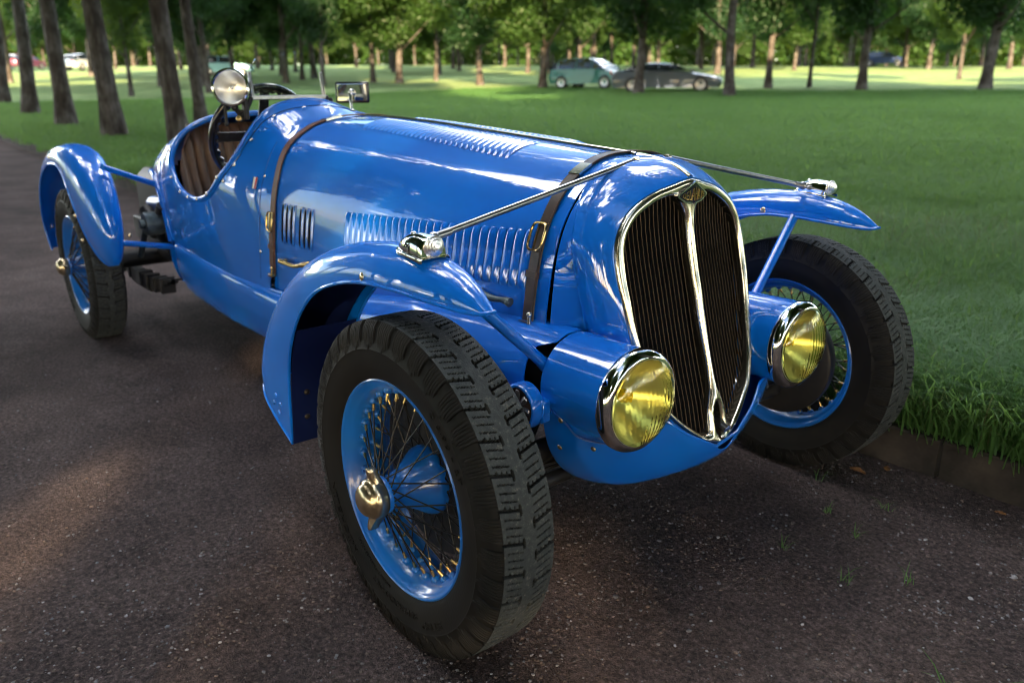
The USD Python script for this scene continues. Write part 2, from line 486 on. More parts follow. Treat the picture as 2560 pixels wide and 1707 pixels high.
# rolled back edge of the shell
both('shell_edge', tube(A_[3:62] + [-0.001, 0.001, 0], 0.0035, 6), 'blue_paint')
# filler between bonnet and shell
F_ = resample([(-.030, 0.06, .997), (-.030, .105, .989), (-.028, .165, .961), (-.027, .207, .931), (-.026, .238, .901), (-.026, .262, .864), (-.026, .289, .80), (-.026, .305, .72), (-.026, .316, .634)], 50)
G_ = resample([(-.045, .061, .995), (-.042, .104, .988), (-.038, .158, .964), (-.026, .204, .931), (-.012, .235, .902), (.002, .257, .869), (.014, .273, .826), (.027, .275, .758), (.039, .267, .688), (.050, .256, .612)], 50)
both('side_filler_panel', sheet(np.array([F_ * (1 - t) + G_ * t - [0, 0.004, 0.002] for t in np.linspace(0.06, .97, 8)]), 0.003, flip=True), 'blue_paint')

# ---- chrome grille surround: a relief over the outline with two openings and the crank hole
HOLE_R = resample([(.050, .921), (.040, .915), (.029, .900), (.018, .880), (.014, .860), (.013, .80), (.012, .70), (.011, .60), (.009, .52), (.012, .475), (.020, .45), (.029, .42), (.031, .40), (.033, .38), (.036, .369), (.046, .366), (.068, .379), (.095, .399), (.118, .419), (.146, .449), (.172, .50), (.187, .55), (.196, .60), (.203, .65), (.206, .70), (.208, .75), (.206, .80), (.197, .838), (.184, .860), (.163, .881), (.130, .901), (.10, .914), (.078, .920), (.060, .9225), (.050, .921)], 160)[:-1]
th = np.linspace(0, 2 * PI, 40, endpoint=False)
CRANK = np.column_stack([0.0135 * np.cos(th), 0.396 + 0.043 * np.sin(th)])
outer = np.vstack([OUT, OUT[-2:0:-1] * [-1, 1]])
face = Polygon(outer, [HOLE_R, HOLE_R * [-1, 1], CRANK])
bb, zz = np.meshgrid(np.arange(-0.24, 0.2401, 0.0034), np.arange(0.33, 0.965, 0.0034))
cand = np.column_stack([bb.ravel(), zz.ravel()])
cand = cand[contains_xy(face, cand[:, 0], cand[:, 1])]
loops = [resample(np.vstack([r, r[:1]]), n)[:-1] for r, n in ((outer, 420), (HOLE_R, 330), (HOLE_R * [-1, 1], 330), (CRANK, 48))]
edge_pts = np.vstack(loops)
rings = [face.buffer(-d) for d in (0.0007, 0.0020, 0.0038, 0.0062, 0.0090, 0.0115)]
for rg_ in rings:
    for pg_ in getattr(rg_, 'geoms', [rg_]):
        for ln_ in [pg_.exterior, *pg_.interiors]:
            nn_ = max(12, int(ln_.length / 0.0034))
            edge_pts = np.vstack([edge_pts, [ln_.interpolate(i_ / nn_, True).coords[0] for i_ in range(nn_)]])
n_edge = sum(len(l_) for l_ in loops)
tr = cKDTree(edge_pts)
cand = cand[tr.query(cand)[0] > 0.0016]
allp = np.vstack([edge_pts, cand])
dl = Delaunay(allp).simplices
cen = allp[dl].mean(1)
dl = dl[contains_xy(face, cen[:, 0], cen[:, 1])]
dd = shp_distance(face.boundary, shp_points(allp))
dd[:n_edge] = 0
relief = 0.0105 * np.sqrt(np.clip(1 - (1 - np.clip(dd / 0.011, 0, 1)) ** 2, 0, 1))
soft = np.sqrt(allp[:, 0] ** 2 + 0.004 ** 2) - 0.004
fx = keel(allp[:, 1]) - 0.125 * soft + relief - 0.004
gv = np.column_stack([fx, allp])
skirt_v, skirt_f, k0 = [], [], 0
n_all = len(gv)
extra, off = [], 0
for lp in loops:
    n = len(lp)
    idx = np.arange(off, off + n); off += n
    back = gv[idx] - [0.022, 0, 0]
    j = n_all + sum(len(e) for e in extra)
    extra.append(back)
    a = np.arange(n); b = (a + 1) % n
    skirt_f.append(np.vstack([np.stack([idx[a], idx[b], j + b], 1), np.stack([idx[a], j + b, j + a], 1)]))
part('grille_surround', (np.vstack([gv] + extra), np.vstack([dl] + skirt_f)), 'nickel', smooth=60)
# radiator core and the fins in front of it
core = np.array([[(face_x(b, z) - 0.034, b, z) for b in np.linspace(-1, 1, 13) * (np.interp(z, OUT[::-1, 1], OUT[::-1, 0]) - .012)] for z in np.linspace(0.355, 0.935, 20)])
part('radiator_core', grid(core), 'dark_void')
hole = Polygon(HOLE_R).buffer(0.004)
for sg in (-1, 1):
    for k in range(15):
        b = 0.0205 + 0.0127 * k
        ln = LineString([(b, 0.3), (b, 1.0)]).intersection(hole)
        if ln.is_empty:
            continue
        z0, z1 = ln.bounds[1], ln.bounds[3]
        zz = np.linspace(z0, z1, 9)
        rows = []
        for z in zz:
            x = float(face_x(b, z)) - 0.016
            rows.append([(x - 0.003, sg * b - .0006, z), (x, sg * b - .0007, z), (x + 0.0006, sg * b, z), (x, sg * b + .0007, z), (x - 0.003, sg * b + .0006, z)])
        part('grille_fin', grid(np.array(rows)), 'grille_fin', smooth=False)
# starting handle stub in the crank hole
part('crank_socket', join(bar((0.215, 0.006, 0.392), (0.262, 0.012, 0.372), 0.011, 14), bar((0.238, 0.0, 0.39), (0.238, 0.016, 0.381), 0.014, 12)), 'gloss_black')

# ---- badge on the peak of the surround
def badge_pt(b, z, d):
    return np.array([float(keel(z)) - 0.125 * (math.sqrt(b * b + 0.0001) - 0.01) + d, b, z])


KITE = np.array([(0, .9550), (.0525, .9235), (.0515, .9190), (.03, .9065), (0, .9015), (-.03, .9065), (-.0515, .9190), (-.0525, .9235)])


def plate(poly, d0, d1, step=0.004):
    pg = Polygon(poly)
    ring_l = LineString(np.vstack([poly, poly[:1]]))
    ring = np.array([ring_l.interpolate(i_ / 80, True).coords[0] for i_ in range(80)])
    gx, gz = np.meshgrid(np.arange(-.06, .0601, step), np.arange(.89, .97, step))
    c = np.column_stack([gx.ravel(), gz.ravel()])
    c = c[contains_xy(pg.buffer(-0.001), c[:, 0], c[:, 1])]
    al = np.vstack([ring, c])
    s = Delaunay(al).simplices
    m = al[s].mean(1)
    s = s[contains_xy(pg, m[:, 0], m[:, 1])]
    top = np.array([badge_pt(b, z, d1) for b, z in al]); bot = np.array([badge_pt(b, z, d0) for b, z in ring])
    a = np.arange(80); b = (a + 1) % 80; o = len(top)
    return np.vstack([top, bot]), np.vstack([s, np.stack([a, b, o + b], 1), np.stack([a, o + b, o + a], 1)])


bd = part('badge', plate(KITE, 0.000, 0.0135), 'chrome', smooth=30)
inner_k = (KITE - [0, .925]) * [0.88, 0.84] + [0, .9252]
part('badge_enamel', plate(inner_k, 0.012, 0.0143), 'navy_enamel', bd, smooth=False)
tm = meshkit.text_mesh('DELAHAYE', 0.02, 0.0012, bold=False)
tv, tf = np.array(tm.vertices), np.array(tm.faces)
tm2 = trimesh.Trimesh(tv, tf).subdivide()
tv, tf = np.array(tm2.vertices), np.array(tm2.faces)
u = (tv[:, 0] - tv[:, 0].min()) / np.ptp(tv[:, 0]); h = tv[:, 1] / 0.02
bl = -0.0385 + 0.077 * u
top = np.interp(np.abs(bl), [0, .0445], [.9455, .9235]); bot = np.interp(np.abs(bl), [0, .026, .0445], [.9085, .9118, .9205])
zl = bot + (top - bot) * np.clip(h, -.05, 1.05) * 0.86 + 0.0015
part('badge_lettering', (np.array([badge_pt(b, z, 0.0146 + max(d, 0)) for b, z, d in zip(bl, zl, tv[:, 2])]), tf), 'brass', bd, smooth=False)
# chrome strip down the top of the shell to the badge
strip = []
for x, z in ((-0.047, 1.0035), (-0.02, 1.001), (0.02, 0.996), (0.06, 0.987), (0.095, 0.974), (0.118, 0.962)):
    w = 0.010
    strip.append([(x, -w, z - 0.004), (x, -w * .6, z + 0.004), (x, 0, z + 0.0062), (x, w * .6, z + 0.004), (x, w, z - 0.004)])
part('shell_moulding', grid(loft(np.array(strip), range(6), 24)), 'nickel', smooth=60)
# ---- body from the bonnet to the tail: sections (x, [(y, z) from the top centre down to the waist seam])
def seam(x):
    return np.interp(x, [-2.55, -1.9, -1.3, -0.9, -0.5, -0.1, 0.06], [0.502, 0.474, 0.460, 0.53, 0.585, 0.63, 0.634])


NBODY = 80
BODY = [
    (-1.435, [(0, 1.066), (.06, 1.064), (.118, 1.056), (.190, 1.038), (.235, 1.016), (.288, .978), (.320, .933), (.342, .878), (.365, .795), (.380, .70), (.398, .58), (.412, .465)]),
    (-1.60, [(0, 1.070), (.08, 1.067), (.15, 1.058), (.22, 1.042), (.285, 1.010), (.338, .962), (.374, .905), (.398, .85), (.413, .79), (.420, .70), (.424, .58), (.424, .468)]),
    (-1.78, [(0, 1.072), (.10, 1.069), (.20, 1.060), (.28, 1.036), (.345, .995), (.395, .935), (.427, .87), (.443, .80), (.447, .70), (.444, .58), (.434, .472)]),
    (-2.05, [(0, 1.065), (.10, 1.062), (.20, 1.056), (.30, 1.035), (.375, .985), (.420, .92), (.445, .85), (.455, .76), (.456, .66), (.448, .57), (.436, .484)]),
    (-2.38, [(0, 1.063), (.10, 1.060), (.20, 1.052), (.29, 1.028), (.36, .985), (.412, .92), (.440, .85), (.448, .76), (.447, .66), (.440, .58), (.430, .496)]),
    (-2.52, [(0, 1.050), (.10, 1.047), (.19, 1.037), (.275, 1.010), (.345, .965), (.395, .905), (.425, .84), (.436, .77), (.436, .70), (.433, .62), (.430, .53)]),
    (-2.62, [(0, 1.038), (.10, 1.034), (.18, 1.024), (.26, .995), (.33, .95), (.38, .895), (.410, .84), (.421, .79), (.423, .755), (.423, .74), (.423, .73)]),
    (-2.80, [(0, 1.010), (.09, 1.006), (.17, .994), (.24, .967), (.30, .925), (.345, .88), (.375, .84), (.387, .81), (.390, .792), (.390, .785), (.390, .78)]),
    (-3.10, [(0, .945), (.08, .94), (.14, .925), (.20, .897), (.245, .86), (.28, .82), (.295, .79), (.30, .77), (.301, .755), (.301, .745), (.301, .735)]),
    (-3.45, [(0, .84), (.05, .835), (.10, .82), (.14, .795), (.165, .765), (.18, .735), (.184, .71), (.185, .69), (.185, .67), (.185, .66), (.183, .65)]),
    (-3.70, [(0, .72), (.02, .717), (.035, .71), (.045, .70), (.05, .69), (.052, .68), (.052, .67), (.052, .66), (.05, .65), (.05, .645), (.048, .64)]),
]
f_body = PchipInterpolator([-b[0] for b in BODY], np.array([resample(b[1], NBODY) for b in BODY]), axis=0)


def hump(x, y):
    """The scuttle rises to the driver's aero screen on the right (y < 0)."""
    r = np.clip((-x - 1.44) / 0.24, 0, 1); r = r * r * (3 - 2 * r)
    back = np.clip((2.0 + x) / 0.25, 0, 1)
    q = np.exp(-np.abs((y + 0.165) / 0.215) ** 3.2)
    return 0.064 * r * q * back


def body_row(x):
    s = f_body(-x)
    full = np.vstack([s[::-1] * [-1, 1], s[1:]])               # right waist, over the top, to the left waist
    z = full[:, 1] + hump(x, full[:, 0]) * np.clip((full[:, 1] - 0.90) / 0.10, 0, 1)
    return np.column_stack([np.full(len(full), x), full[:, 0], z])


CUT = Polygon([(-1.655, 1.5), (-1.672, 1.05), (-1.690, .98), (-1.725, .90), (-1.775, .835), (-1.82, .798), (-1.90, .760), (-2.02, .742), (-2.14, .752), (-2.24, .785), (-2.31, .835), (-2.355, .90), (-2.375, .98), (-2.372, 1.04), (-2.365, 1.5)])
xs = np.concatenate([np.arange(-1.437, -2.45, -0.0065), np.linspace(-2.46, -3.70, 60)])
P = np.array([body_row(x) for x in xs])
v, f = grid(P)
cen = v[f].mean(1)
keep = ~contains_xy(CUT, cen[:, 0], cen[:, 2])
f = f[keep]
inner = v - meshkit.arrays((v, f), True)[2] * -0.004
tubv = np.vstack([v, inner]); tubf = np.vstack([f[:, ::-1], f + len(v)])
part('body', (tubv, tubf), 'blue_paint', smooth=50)
# rolled rim of the cockpit opening, following the cut over the body's surface
cutline = np.array(CUT.exterior.coords)
side = resample(cutline[1:-2], 120)
rim_r = []
for x, z in side:
    row = body_row(x); half = row[:NBODY]
    if z > half[:, 2].max() - 0.012:
        continue
    i = np.interp(z, half[:, 2], np.arange(NBODY))
    rim_r.append([x, np.interp(i, np.arange(NBODY), half[:, 1]), z])
rim_r = np.array(rim_r)


def over_top(p_from, p_to, x):
    """Along the surface at x from the right rim's end to the left's."""
    row = body_row(x)
    sel = row[(row[:, 1] > p_from[1] + 0.005) & (row[:, 1] < p_to[1] - 0.005) & (row[:, 2] > 0.9)]
    return resample(sel, 50)


rim_l = rim_r * [1, -1, 1]
def lift(p):
    q = p.copy(); 
    return q
front = over_top(rim_r[0], rim_l[0], -1.668)
front[:, 0] = np.interp(np.abs(front[:, 1]), [0, .33], [-1.660, rim_r[0][0]])
back = over_top(rim_r[-1], rim_l[-1], -2.368)
loop = np.vstack([rim_r, back, rim_l[::-1], front[::-1]])
keepp = [0]
for i in range(1, len(loop)):
    if np.linalg.norm(loop[i] - loop[keepp[-1]]) > 0.008:
        keepp.append(i)
loop = loop[keepp]
sm = loop.copy()
for _ in range(6):
    sm = 0.5 * sm + 0.25 * np.roll(sm, 1, 0) + 0.25 * np.roll(sm, -1, 0)
rad = np.where(sm[:, 0] > -1.74, 0.006, 0.013)
for _ in range(10):
    rad = 0.5 * rad + 0.25 * np.roll(rad, 1) + 0.25 * np.roll(rad, -1)
part('cockpit_rim', tube(sm, rad, 10, closed=True), 'blue_paint')
# studs round the rim
for x in (-1.765, -1.86, -1.97, -2.07, -2.17, -2.28, -2.36):
    i = np.argmin(np.abs(rim_r[:, 0] - x) + (0 if x > -2.3 else 0))
    p = rim_r[i]
    part('stud', rivet(p + [0, -0.012, 0.004], (0, -1, 0.3), 0.008), 'chrome')


def body_at(x, z):
    half = body_row(x)[:NBODY]
    i = np.interp(z, half[:, 2], np.arange(NBODY))
    k = int(np.clip(i, 1, NBODY - 2))
    p = np.array([x, np.interp(i, np.arange(NBODY), half[:, 1]), z])
    d = half[k + 1] - half[k - 1]
    n = np.cross(d, [1, 0, 0]); n /= np.linalg.norm(n)
    return p, (n if n[1] < 0 else -n)


# scuttle seam with its rivets, leaning back towards the cockpit corner
seam_pts = []
for s in np.linspace(0, 1, 60):
    x = -1.575 - 0.02 * s - 0.165 * s ** 3
    row = body_row(x)
    i0 = np.argmin(np.abs(row[:, 1] - 0.05))
    i1 = np.argmin(np.abs(row[:NBODY, 2] - 0.825))
    i = i0 + (i1 - i0) * s
    seam_pts.append([np.interp(i, np.arange(len(row)), row[:, c]) for c in range(3)])
seam_pts = np.array(seam_pts)
part('scuttle_seam', tube(seam_pts + [0, 0, 0.0005], 0.0022, 6), 'gloss_black')
for s in (2, 12, 22, 33, 43, 51, 58):
    p = seam_pts[s]
    n = np.array([0.1, p[1] * 1.4, 0.25 + max(0, p[2] - 0.85) * 4])
    part('rivet', rivet(p + [0.016, 0, 0], n, 0.007), 'chrome')
for x, z in ((-1.50, .868), (-1.50, .60)):
    p, n = body_at(x, z)
    part('rivet', rivet(p, n, 0.0065), 'chrome')
seam2 = np.array([body_at(-1.505, z)[0] for z in np.linspace(.50, .985, 40)])
part('panel_seam', tube(seam2, 0.002, 6), 'blue_paint_dull')
# tricolour enamel plate
p, n = body_at(-1.545, 0.842)
ux, uz = np.array([1.0, 0, 0]), np.array([0, 0, 1.0])
ux = ux - n * (ux @ n); ux /= np.linalg.norm(ux); uz = np.cross(ux, n); uz = uz if uz[2] > 0 else -uz
def tile(du, w, mat, nm, d, par=None):
    m = box((w, 0.003, 0.042))
    R = np.column_stack([ux, n, uz])
    return part(nm, xf(m, np.column_stack([R, p + ux * du + n * d])), mat, par, smooth=False)
pl = tile(0, 0.040, 'chrome', 'flag_plate', 0.0008)
tile(-0.0115, 0.0125, 'navy_enamel', 'flag_band', 0.002, pl)
tile(0.0, 0.0125, 'white_enamel', 'flag_band', 0.002, pl)
tile(0.0115, 0.0125, 'red_enamel', 'flag_band', 0.002, pl)

# ---- lower side fairing: from the nacelle slot along the chassis to the tail
def arc(c, r, a0, a1, n=12):
    a = np.radians(np.linspace(a0, a1, n))
    return [(c[0] + r * math.cos(t), c[1] + r * math.sin(t)) for t in a]


NL = 44
LOW = [
    (0.058, arc((.303, .526), .108, 100, -80)),
    (-0.10, arc((.305, .523), .108, 100, -80)),
    (-0.50, [(.322, .60), (.345, .603), (.375, .590), (.405, .560), (.420, .52), (.424, .48), (.418, .43), (.40, .38), (.36, .34), (.30, .32)]),
    (-0.90, [(.345, .548), (.365, .551), (.392, .540), (.415, .515), (.427, .48), (.430, .44), (.424, .38), (.402, .31), (.35, .262), (.25, .24)]),
    (-1.30, [(.385, .468), (.402, .466), (.417, .458), (.427, .445), (.432, .42), (.433, .38), (.424, .32), (.395, .262), (.34, .225), (.20, .205)]),
    (-1.90, [(.418, .480), (.432, .478), (.441, .472), (.446, .455), (.447, .43), (.445, .38), (.432, .31), (.400, .255), (.34, .222), (.20, .205)]),
    (-2.40, [(.415, .503), (.430, .500), (.437, .494), (.441, .478), (.441, .45), (.438, .40), (.424, .33), (.392, .27), (.335, .235), (.20, .215)]),
    (-2.53, [(.39, .505), (.405, .502), (.412, .496), (.415, .482), (.415, .46), (.412, .41), (.40, .35), (.37, .29), (.32, .255), (.20, .235)]),
]
f_low = PchipInterpolator([-b[0] for b in LOW], np.array([resample(b[1], NL) for b in LOW]), axis=0)
xs = np.concatenate([np.linspace(0.058, -0.2, 24), np.linspace(-0.22, -2.53, 90)])
P = np.array([np.column_stack([np.full(NL, x), f_low(-x)]) for x in xs])
# the slot just behind the lamp nacelle: pull the fairing's end back below the shoulder
ang = np.linspace(100, -80, NL)
for i, x in enumerate(xs):
    if x > -0.02:
        pull = np.clip((62 - ang) / 22, 0, 1); pull = pull * pull * (3 - 2 * pull)
        P[i, :, 0] -= 0.052 * pull * (x + 0.02) / 0.078
both('side_fairing', sheet(P, 0.003, flip=False), 'blue_paint', smooth=50)
both('fairing_edge', tube(np.array([(x, *f_low(-x)[1]) for x in np.linspace(-1.2, -2.5, 60)]) + [0, 0, 0.002], 0.0055, 8), 'blue_paint')
bx = np.array([[(x, y, np.interp(x, [-2.5, -1.3, -.5, 0], [.235, .207, .32, .4])) for y in np.linspace(-.33, .33, 9)] for x in np.linspace(-2.5, 0.0, 20)])
part('undertray', grid(bx), 'black_iron')
jx = np.array([(-1.325, *q) for q in f_low(1.325)[3:36]])
part('panel_seam', mirror(tube(jx + [0, 0.0005, 0], 0.0022, 6)), 'blue_paint_dull')
sp = []
for x in np.linspace(-.14, -1.437, 60):
    b = bon_section(x)[-1]; l = f_low(-x)[0]
    sp.append([(x, b[0] - .006, b[1] + .03), (x, b[0] - .004, b[1] - .002), (x, l[0] - .002, l[1] + .004), (x, l[0] + .004, l[1] - .006)])
both('sill_panel', grid(np.array(sp)), 'blue_paint')
# ---- lamp nacelles
P = []
for x, r, cz in ((0.062, .1075, .526), (0.10, .108, .526), (0.16, .109, .526), (0.215, .110, .5255), (0.245, .110, .525)):
    a = np.radians(np.linspace(0, 360, 64))
    P.append([(x, .303 + r * math.cos(t), cz + r * math.sin(t)) for t in a])
P = np.array(P)
both('lamp_nacelle', sheet(P, 0.003, flip=True), 'blue_paint', smooth=50)
a = np.radians(np.linspace(100, 62, 8))                       # bridge over the slot's top
P = np.array([[(x, .303 + .1082 * math.cos(t), .526 + .1082 * math.sin(t)) for t in a] for x in (0.03, 0.065)])
for sgn in (1, -1):
    rim = [(0.0600, .303 + .1085 * math.cos(t), .526 + .1085 * math.sin(t)) for t in np.radians(np.linspace(62, -90, 30))]
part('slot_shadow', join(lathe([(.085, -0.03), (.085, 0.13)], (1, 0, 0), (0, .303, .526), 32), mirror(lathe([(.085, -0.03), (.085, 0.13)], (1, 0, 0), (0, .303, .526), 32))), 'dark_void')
# ---- nose apron under the grille
NA = 30
APR = [
    (0.055, [(.396, .470), (.390, .42), (.372, .36), (.335, .305), (.275, .258), (.18, .226), (0, .212)]),
    (0.13, [(.380, .460), (.368, .40), (.335, .335), (.285, .285), (.215, .250), (.12, .232), (0, .226)]),
    (0.19, [(.290, .440), (.262, .385), (.222, .335), (.175, .296), (.125, .272), (.06, .259), (0, .256)]),
    (0.225, [(.195, .440), (.178, .40), (.15, .358), (.115, .322), (.08, .300), (.04, .286), (0, .283)]),
    (0.250, [(.125, .395), (.112, .372), (.092, .350), (.07, .331), (.045, .317), (.02, .309), (0, .307)]),
    (0.266, [(.030, .342), (.026, .338), (.02, .334), (.015, .331), (.01, .329), (.005, .328), (0, .328)]),
]
f_apr = PchipInterpolator([b[0] for b in APR], np.array([resample(b[1], NA) for b in APR]), axis=0)
P = []
for x in np.linspace(0.055, 0.266, 40):
    s = f_apr(x)
    P.append(np.column_stack([np.full(2 * NA - 1, x), np.vstack([s * [-1, 1], s[-2::-1]])]))
P = np.array(P)
part('nose_apron', sheet(P, 0.003, flip=False), 'blue_paint', smooth=50)
ed = np.array([[x, *f_apr(x)[0]] for x in np.linspace(0.14, 0.266, 40)])
part('apron_edge', tube(np.vstack([ed * [1, -1, 1], ed[::-1][1:]]), 0.004, 8), 'blue_paint')
lj = np.array([(0.068, -.402, .482), (0.10, -.402, .474), (0.125, -.392, .455), (0.15, -.375, .425), (0.185, -.345, .415), (.225, -.315, .412)])
part('apron_seam', tube(resample(lj, 30), 0.0022, 6), 'blue_paint_dull')
for p, n in (((.078, -.404, .470), (0, -1, -.3)), ((.118, -.400, .462), (0, -1, -.3)), ((.170, -.348, .396), (.3, -1, -.4)), ((.098, -.383, .385), (0, -1, -.5)), ((.222, -.093, .310), (.8, -.5, -.6)), ((.078, .404, .470), (0.4, 1, -.3))):
    part('rivet', rivet(p, n, 0.0068), 'worn_nickel')

# ---- headlamps
for sgn in (-1, 1):
    c = np.array([0.245, 0.303 * sgn, 0.5245])
    hl = thing('headlamp', c, parent=CAR)
    rimp = [(.107, -.012), (.1145, -.004), (.1160, .004), (.1135, .014), (.1085, .021), (.1015, .025), (.0965, .0255), (.0945, .022), (.094, .015)]
    obj('lamp_rim', lathe(rimp, (1, 0, 0), c, 80), 'chrome', hl, 60)
    rr = np.linspace(0.004, 0.098, 20)
    obj('lamp_bowl', lathe([(r, -0.066 + 0.084 * (r / 0.098) ** 2) for r in rr], (1, 0, 0), c, 64), 'reflector', hl, True)
    obj('lamp_bulb', ball(c + [-0.03, 0, 0], 0.015, (1.6, 1, 1), 2), 'bulb_yellow', hl, True)
    # domed fluted lens: outer and inner skins
    nr, na = 26, 220
    front, backs = [], []
    for r in np.linspace(0.0, 0.0955, nr):
        aa = np.linspace(0, 2 * PI, na, endpoint=False)
        y, z = r * np.cos(aa), r * np.sin(aa)
        dome_h = np.full(na, 0.020 + 0.036 * math.sqrt(max(1 - (r / 0.1005) ** 2, 0)))
        yy = y / np.sqrt(np.clip(0.0955 ** 2 - z * z, 1e-6, None)) * 7.0
        flute = 0.0010 * np.sin(PI * yy) ** 2 * np.clip((0.092 - r) / 0.01, 0, 1)
        flute = flute + 0.0006 * np.sin(PI * z / 0.014) ** 2 * np.clip((-0.012 - z) / 0.01, 0, 1) * np.clip((0.092 - r) / 0.01, 0, 1) * (np.abs(y) < 0.055)
        front.append(np.column_stack([dome_h - flute, y, z])); backs.append(np.column_stack([dome_h - 0.004 + 0 * y, y, z]))
    Pn = np.concatenate([np.array(front), np.array(backs)[::-1]], 0) + c
    obj('lamp_lens', grid(Pn, cv=True), 'yellow_glass', hl, 25)
# ---- wheels: one built with all its pieces, then placed four times (axis along y, outer face towards -y)
RT = 0.3634
W1 = thing('wheel', (0, -0.695, RT), parent=CAR)
NBLK = 36
nth = NBLK * 42
prof = [(.2315, -.0530), (.2340, -.0570), (.2365, -.0600), (.2400, -.0620), (.250, -.0670), (.268, -.0722), (.286, -.0748), (.300, -.0752), (.304, -.0768), (.309, -.0770), (.316, -.0756), (.326, -.0742), (.336, -.0722), (.345, -.0695), (.352, -.0660), (.3572, -.0615)]
half = np.array(prof)
tread_y = np.linspace(-0.058, 0.058, 71)
tread_r = RT - 0.0022 * (np.abs(tread_y) / 0.058) ** 2.2
pr = np.vstack([half, np.column_stack([tread_r, tread_y]), half[::-1] * [1, -1]])
yy, rr0 = pr[:, 1], pr[:, 0]
TH = np.linspace(0, 2 * PI, nth, endpoint=False)
blk = TH / (2 * PI) * NBLK
R = np.broadcast_to(rr0, (nth, len(pr))).copy()
Y = np.broadcast_to(yy, (nth, len(pr))).copy()
isT = (np.abs(yy) <= 0.0581) & (rr0 > 0.35)
depth = np.zeros_like(R)
rngt = np.random.default_rng(3)
for j in np.where(isT)[0]:
    y = yy[j]
    sgn = -1 if y < 0 else 1
    ph = (blk + (0.0 if sgn < 0 else 0.5)) % 1.0
    a = np.abs(y)
    d = np.zeros(nth)
    amm = a * 1000
    teeth = 0.075 if any(abs(amm - t_) < 1.1 for t_ in (24.5, 35.0, 45.5)) else 0.0
    width = 0.044 + teeth
    skew = 0.16 * (a - 0.035) / 0.04
    ctr = np.abs(((ph - 0.5 - skew + 0.5) % 1.0) - 0.5)
    if a > 0.0150:
        ctr_s = ((ph - 0.5 - skew + 0.5) % 1.0) - 0.5
        d[(ctr_s < width) & (ctr_s > -0.044)] = 0.0095
    chev = np.abs(((ph - 0.5 - skew + 0.5) % 1.0) - 0.5)
    if 0.0115 < a < 0.0165:                                          # the short bar that ends each groove
        d[chev < 0.17 - abs(amm - 14.0) * .012] = 0.007
    if 0.015 < a < 0.050:                                            # wavy sipes
        wav = 0.016 * np.sin(amm * 1.15)
        for s in (0.0, 0.24, 0.76):
            hit = np.abs(((ph - s - wav - skew + .5) % 1) - .5) < 0.0165
            d[hit] = np.maximum(d[hit], 0.0036)
    depth[:, j] = d
for j in np.where(~isT)[0]:                                          # shoulder lugs and the shield blocks of the side wall
    a, r = np.abs(yy[j]), rr0[j]
    sgn = -1 if yy[j] < 0 else 1
    ph = (blk + (0.0 if sgn < 0 else 0.5)) % 1.0
    if r > 0.3255:
        dgap = np.abs(((ph - 0.5 + 0.5) % 1.0) - 0.5)
        d = np.where(dgap < 0.13, 0.0052, 0.0)
        d = np.maximum(d, np.where((np.abs(((ph * 9) % 1) - 0.5) < 0.2) & (dgap > 0.2), 0.0016, 0))
        Y[:, j] -= sgn * d * 0.85
        depth[:, j] = d * 0.35
    elif 0.308 < r < 0.3255:
        tip = np.abs(ph - 0.0) if False else np.minimum(ph, 1 - ph)
        d = np.where(tip < 0.36 * (r - 0.306) / 0.02, 0.0, 0.0022)
        Y[:, j] -= sgn * d
R = R - depth
Pt = np.stack([R * np.cos(TH)[:, None], Y, R * np.sin(TH)[:, None]], -1)
v, f = grid(Pt, cu=True)
cj = f % len(pr)
tread_face = isT[cj].all(1) & (np.abs(yy[cj]).max(1) < 0.0585) & ((depth.reshape(-1)[f] > 0.003).sum(1) < 2)
used_v = lambda ff: (lambda u, inv: (v[u], inv.reshape(-1, 3)))(*np.unique(ff, return_inverse=True))
obj('tyre_tread', used_v(f[tread_face]), 'tread', W1, 35, local=True)
obj('tyre', used_v(f[~tread_face]), 'rubber', W1, 40, local=True)


def ring_text(s, r, height, a0, dirn, spread):
    m = meshkit.text_mesh(s, height, 0.0016)
    m = m.subdivide()
    tv = np.array(m.vertices)
    ang = a0 + dirn * (tv[:, 0] - tv[:, 0].max() / 2) * spread / r
    rr = r + (tv[:, 1] - height / 2)
    yw = np.interp(rr, half[:12, 0], half[:12, 1]) - np.clip(tv[:, 2], 0, None) * 1.5 + 0.0004
    return np.column_stack([rr * np.cos(ang), yw, rr * np.sin(ang)]), np.array(m.faces)


obj('tyre_lettering', join(ring_text('MICHELIN', .285, .016, math.radians(215), -1, 1.6), ring_text('SUPERCONFORT', .272, .0125, math.radians(268), -1, 1.35),
                           ring_text('MAXIMUM PRESSURE 60 PSI', .2525, .0055, math.radians(245), -1, 1.4), ring_text('STOP', .285, .016, math.radians(300), -1, 1.5),
                           ring_text('C 6.00 - 17', .285, .012, math.radians(40), -1, 1.6)), 'rubber', W1, False, local=True, kind='stuff')
